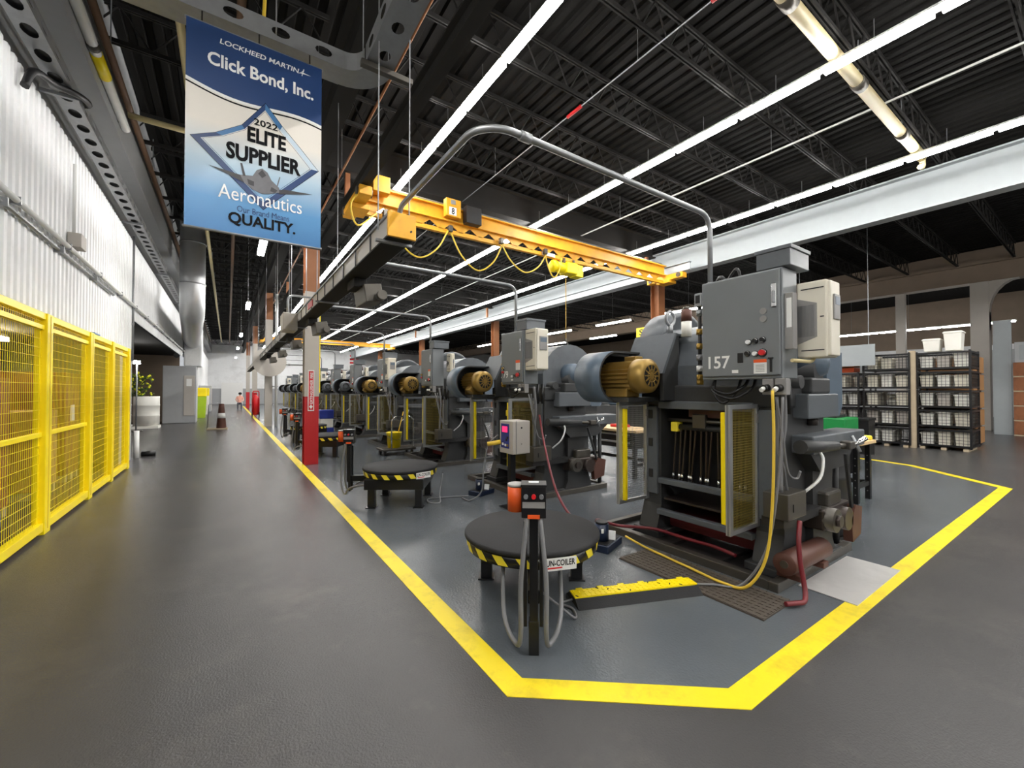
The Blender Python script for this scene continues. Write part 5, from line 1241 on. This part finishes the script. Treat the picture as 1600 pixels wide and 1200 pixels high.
for si, (x, y, W, tiers, nm) in enumerate(((15.9, 2.62, .98, 5, 'right'), (15.75, 3.72, .98, 5, 'middle'), (15.6, 4.74, .90, 4, 'left'))):
    for k in range(tiers):
        z = .06 + k * .505
        basket(x, y, z, 1.05, W, .5, TI[k] + ' black wire basket of the ' + nm + ' stack beyond the bench', 'black wire baskets')
        for q in range(3):
            for p_ in (0, 1):
                if rr.random() < .12 or (k == 4 and p_): continue
                bin_(x - .24 + p_ * .48, y - W / 2 + W / 6 + .01 + q * (W - .02) / 3, z + .05, W / 3 - .07, .40, rr.choice((.33, .36, .40)), 'white bin inside the ' + TI[k] + ' wire basket of the ' + nm + ' stack', 'white bins in the ' + nm + ' stack, ' + TI[k] + ' basket', rr.choice(('bin_white', 'bin_white', 'column_grey', 'drive_beige')))
    m = MB()
    for q in (-1, 0, 1): m.box(x - .52, x + .52, y + q * .4 - .05, y + q * .4 + .05, 0, .06, 'timber')
    solo('pallet', m, 'wooden skid under the ' + nm + ' stack of wire baskets', 'pallet')
solo('guard_post', MB().box(15.25, 15.36, 3.12, 3.24, 0, 2.62, 'timber', .008), 'pale wooden post standing between the basket stacks', 'post')
bin_(15.7, 2.45, 2.59, .34, .4, .50, 'tall white bin perched on top of the right basket stack, outer one', None); bin_(15.7, 2.85, 2.59, .34, .4, .34, 'white bin perched on top of the right basket stack, inner one', None)
for k in range(5):
    t = thing('carton_pallet', TI[k] + ' tan carton of the pile behind the right basket stack', 'carton', (17.4, 2.75, k * .5), 'tan cartons behind the baskets'); part('box', MB().box(16.7, 18.2, 2.25, 3.3, k * .5 + .05, k * .5 + .5, 'cardboard', .01), t); part('skid', MB().box(16.75, 18.15, 2.3, 3.25, k * .5, k * .5 + .05, 'black'), t)
# blue rack, hanging sheet, green machine, orange trays
t = thing('parts_rack', 'blue shelf rack with parts left of the wire baskets', 'rack', (14.0, 5.6, 0))
for y in (4.75, 6.4):
    for x in (13.7, 14.3): part('upright', MB().box(x - .03, x + .03, y - .03, y + .03, 0, 2.2, 'blue'), t)
for z in (.5, .95, 1.4, 1.85): part('shelf', MB().box(13.7, 14.3, 4.75, 6.4, z, z + .04, 'bluegrey'), t)
for k in range(20):
    z = (.54, .99, 1.44, 1.89)[k % 4]; y = 4.92 + (k // 4) * .31; c_ = ('pump_blue', 'bin_white', 'cardboard', 'orange', 'bluegrey')[(k * 3 + k // 4) % 5]
    solo('parts_box', MB().box(13.75, 14.2, y - .12, y + .12, z, z + rr.uniform(.16, .28), c_, .008), {'pump_blue': 'dark blue', 'bin_white': 'white', 'cardboard': 'brown', 'orange': 'orange', 'bluegrey': 'grey-blue'}[c_] + ' parts box on the ' + ('bottom', 'second', 'third', 'top')[k % 4] + ' shelf of the blue rack', 'box', 'parts boxes on the blue rack, ' + ('bottom', 'second', 'third', 'top')[k % 4] + ' shelf, ' + c_.replace('_', ' '))
t = thing('hanging_sheet', 'pale grey sheet hanging above the blue rack', 'sheet', (14.9, 4.6, 2.1)); m = MB()
m.box(14.9, 14.92, 3.86, 5.9, 2.25, 2.85, 'girder_pale'); part('cloth', m, t); m = MB()
for y in (4.0, 5.7): m.cyl((14.91, y, 2.85), (14.91, y, 7.16), .008, 'galvanised', 4)
part('cord', m, t)
t = thing('green_machine', 'low green machine behind the bench by the scrap drum', 'machine', (10.3, 3.5, 0)); part('base', MB().box(10.0, 10.7, 3.1, 3.9, 0, .55, 'press_black', .01), t); part('cover', MB().box(9.98, 10.72, 3.05, 3.95, .55, 1.0, 'green', .03), t); part('lid', MB().box(10.0, 10.5, 3.2, 3.8, 1.0, 1.06, 'press_black', .01), t)
t = thing('trash_bin', 'black bin standing in front of the left basket stack', 'bin', (12.9, 3.62, 0)); part('body', MB().prism([(12.72, 0), (13.08, 0), (13.14, .82), (12.66, .82)], 'y', 3.42, 3.84, 'satin_black'), t); part('lid', MB().box(12.64, 13.16, 3.4, 3.86, .82, .88, 'black', .01), t)
for k in range(3):
    solo('tray', MB().box(15.3, 15.8, 4.45, 4.95, 2.09 + k * .15, 2.22 + k * .15, ('orange', 'cardboard', 'crate_brown')[k], .01), ('orange tray lowest', 'tan tray middle', 'brown tray topmost')[k] + ' of the pile on the left basket stack', 'tray', 'trays on the left basket stack')
for k, (y0, y1, lb) in enumerate(((2.12, 2.55, 'tall pale panel leaning near the haunched column, left one'), (1.55, 1.98, 'tall pale panel right of the haunched column'))):
    if k == 0: solo('tall_panel', MB().box(22.4, 22.48, y0, y1, 0, 4.0, 'girder_pale', .005), lb, 'panel')
for k in range(5):
    t = thing('scrap_bale', TI[k] + ' brown bale of the pile at the far right edge', 'bale', (22.6, 1.7, k * .5), 'brown bales at the right edge'); part('block', MB().box(22.2, 23.2, 1.25, 2.08, k * .5 + .04, k * .5 + .5, 'crate_brown', .02), t); part('slats', MB().box(22.2, 23.2, 1.25, 2.08, k * .5, k * .5 + .04, 'timber'), t)
t = thing('storage_box', 'grey box with a pale face on top of the brown bales', 'box', (22.7, 1.7, 2.5)); part('box', MB().box(22.3, 23.1, 1.3, 2.05, 2.5, 3.2, 'wall_grey', .01), t); part('face', MB().box(22.28, 22.3, 1.4, 1.95, 2.6, 3.1, 'girder_pale'), t)
# second bay beyond the pale girder: machines glimpsed between the presses
for i, (x, y, lb) in enumerate(((14.6, 12.5, 'grey machine tool glimpsed between the two nearest presses'), (14.6, 16.8, 'grey machine tool beyond the brown column'), (14.6, 22.5, 'grey machine tool far beyond the brown columns'), (14.6, 27.5, 'farthest grey machine tool beyond the pale girder'))):
    t = thing('machine_tool', lb, 'machine', (x, y, 0), 'machine tools beyond the pale girder')
    part('bed', MB().box(x - .8, x + .8, y - .9, y + .9, 0, .9, 'press_dark', .03), t); part('column', MB().box(x - .5, x + .7, y - .5, y + .5, .9, 2.3, 'bluegrey', .06), t); m = MB(); m.cyl((x - .9, y - .2, 1.8), (x + .1, y - .2, 1.8), .38, 'vent_grey', 18); part('spindle_motor', m, t); part('control_panel', MB().box(x - .9, x - .6, y + .4, y + .7, 1.0, 1.7, 'drive_beige', .02), t)
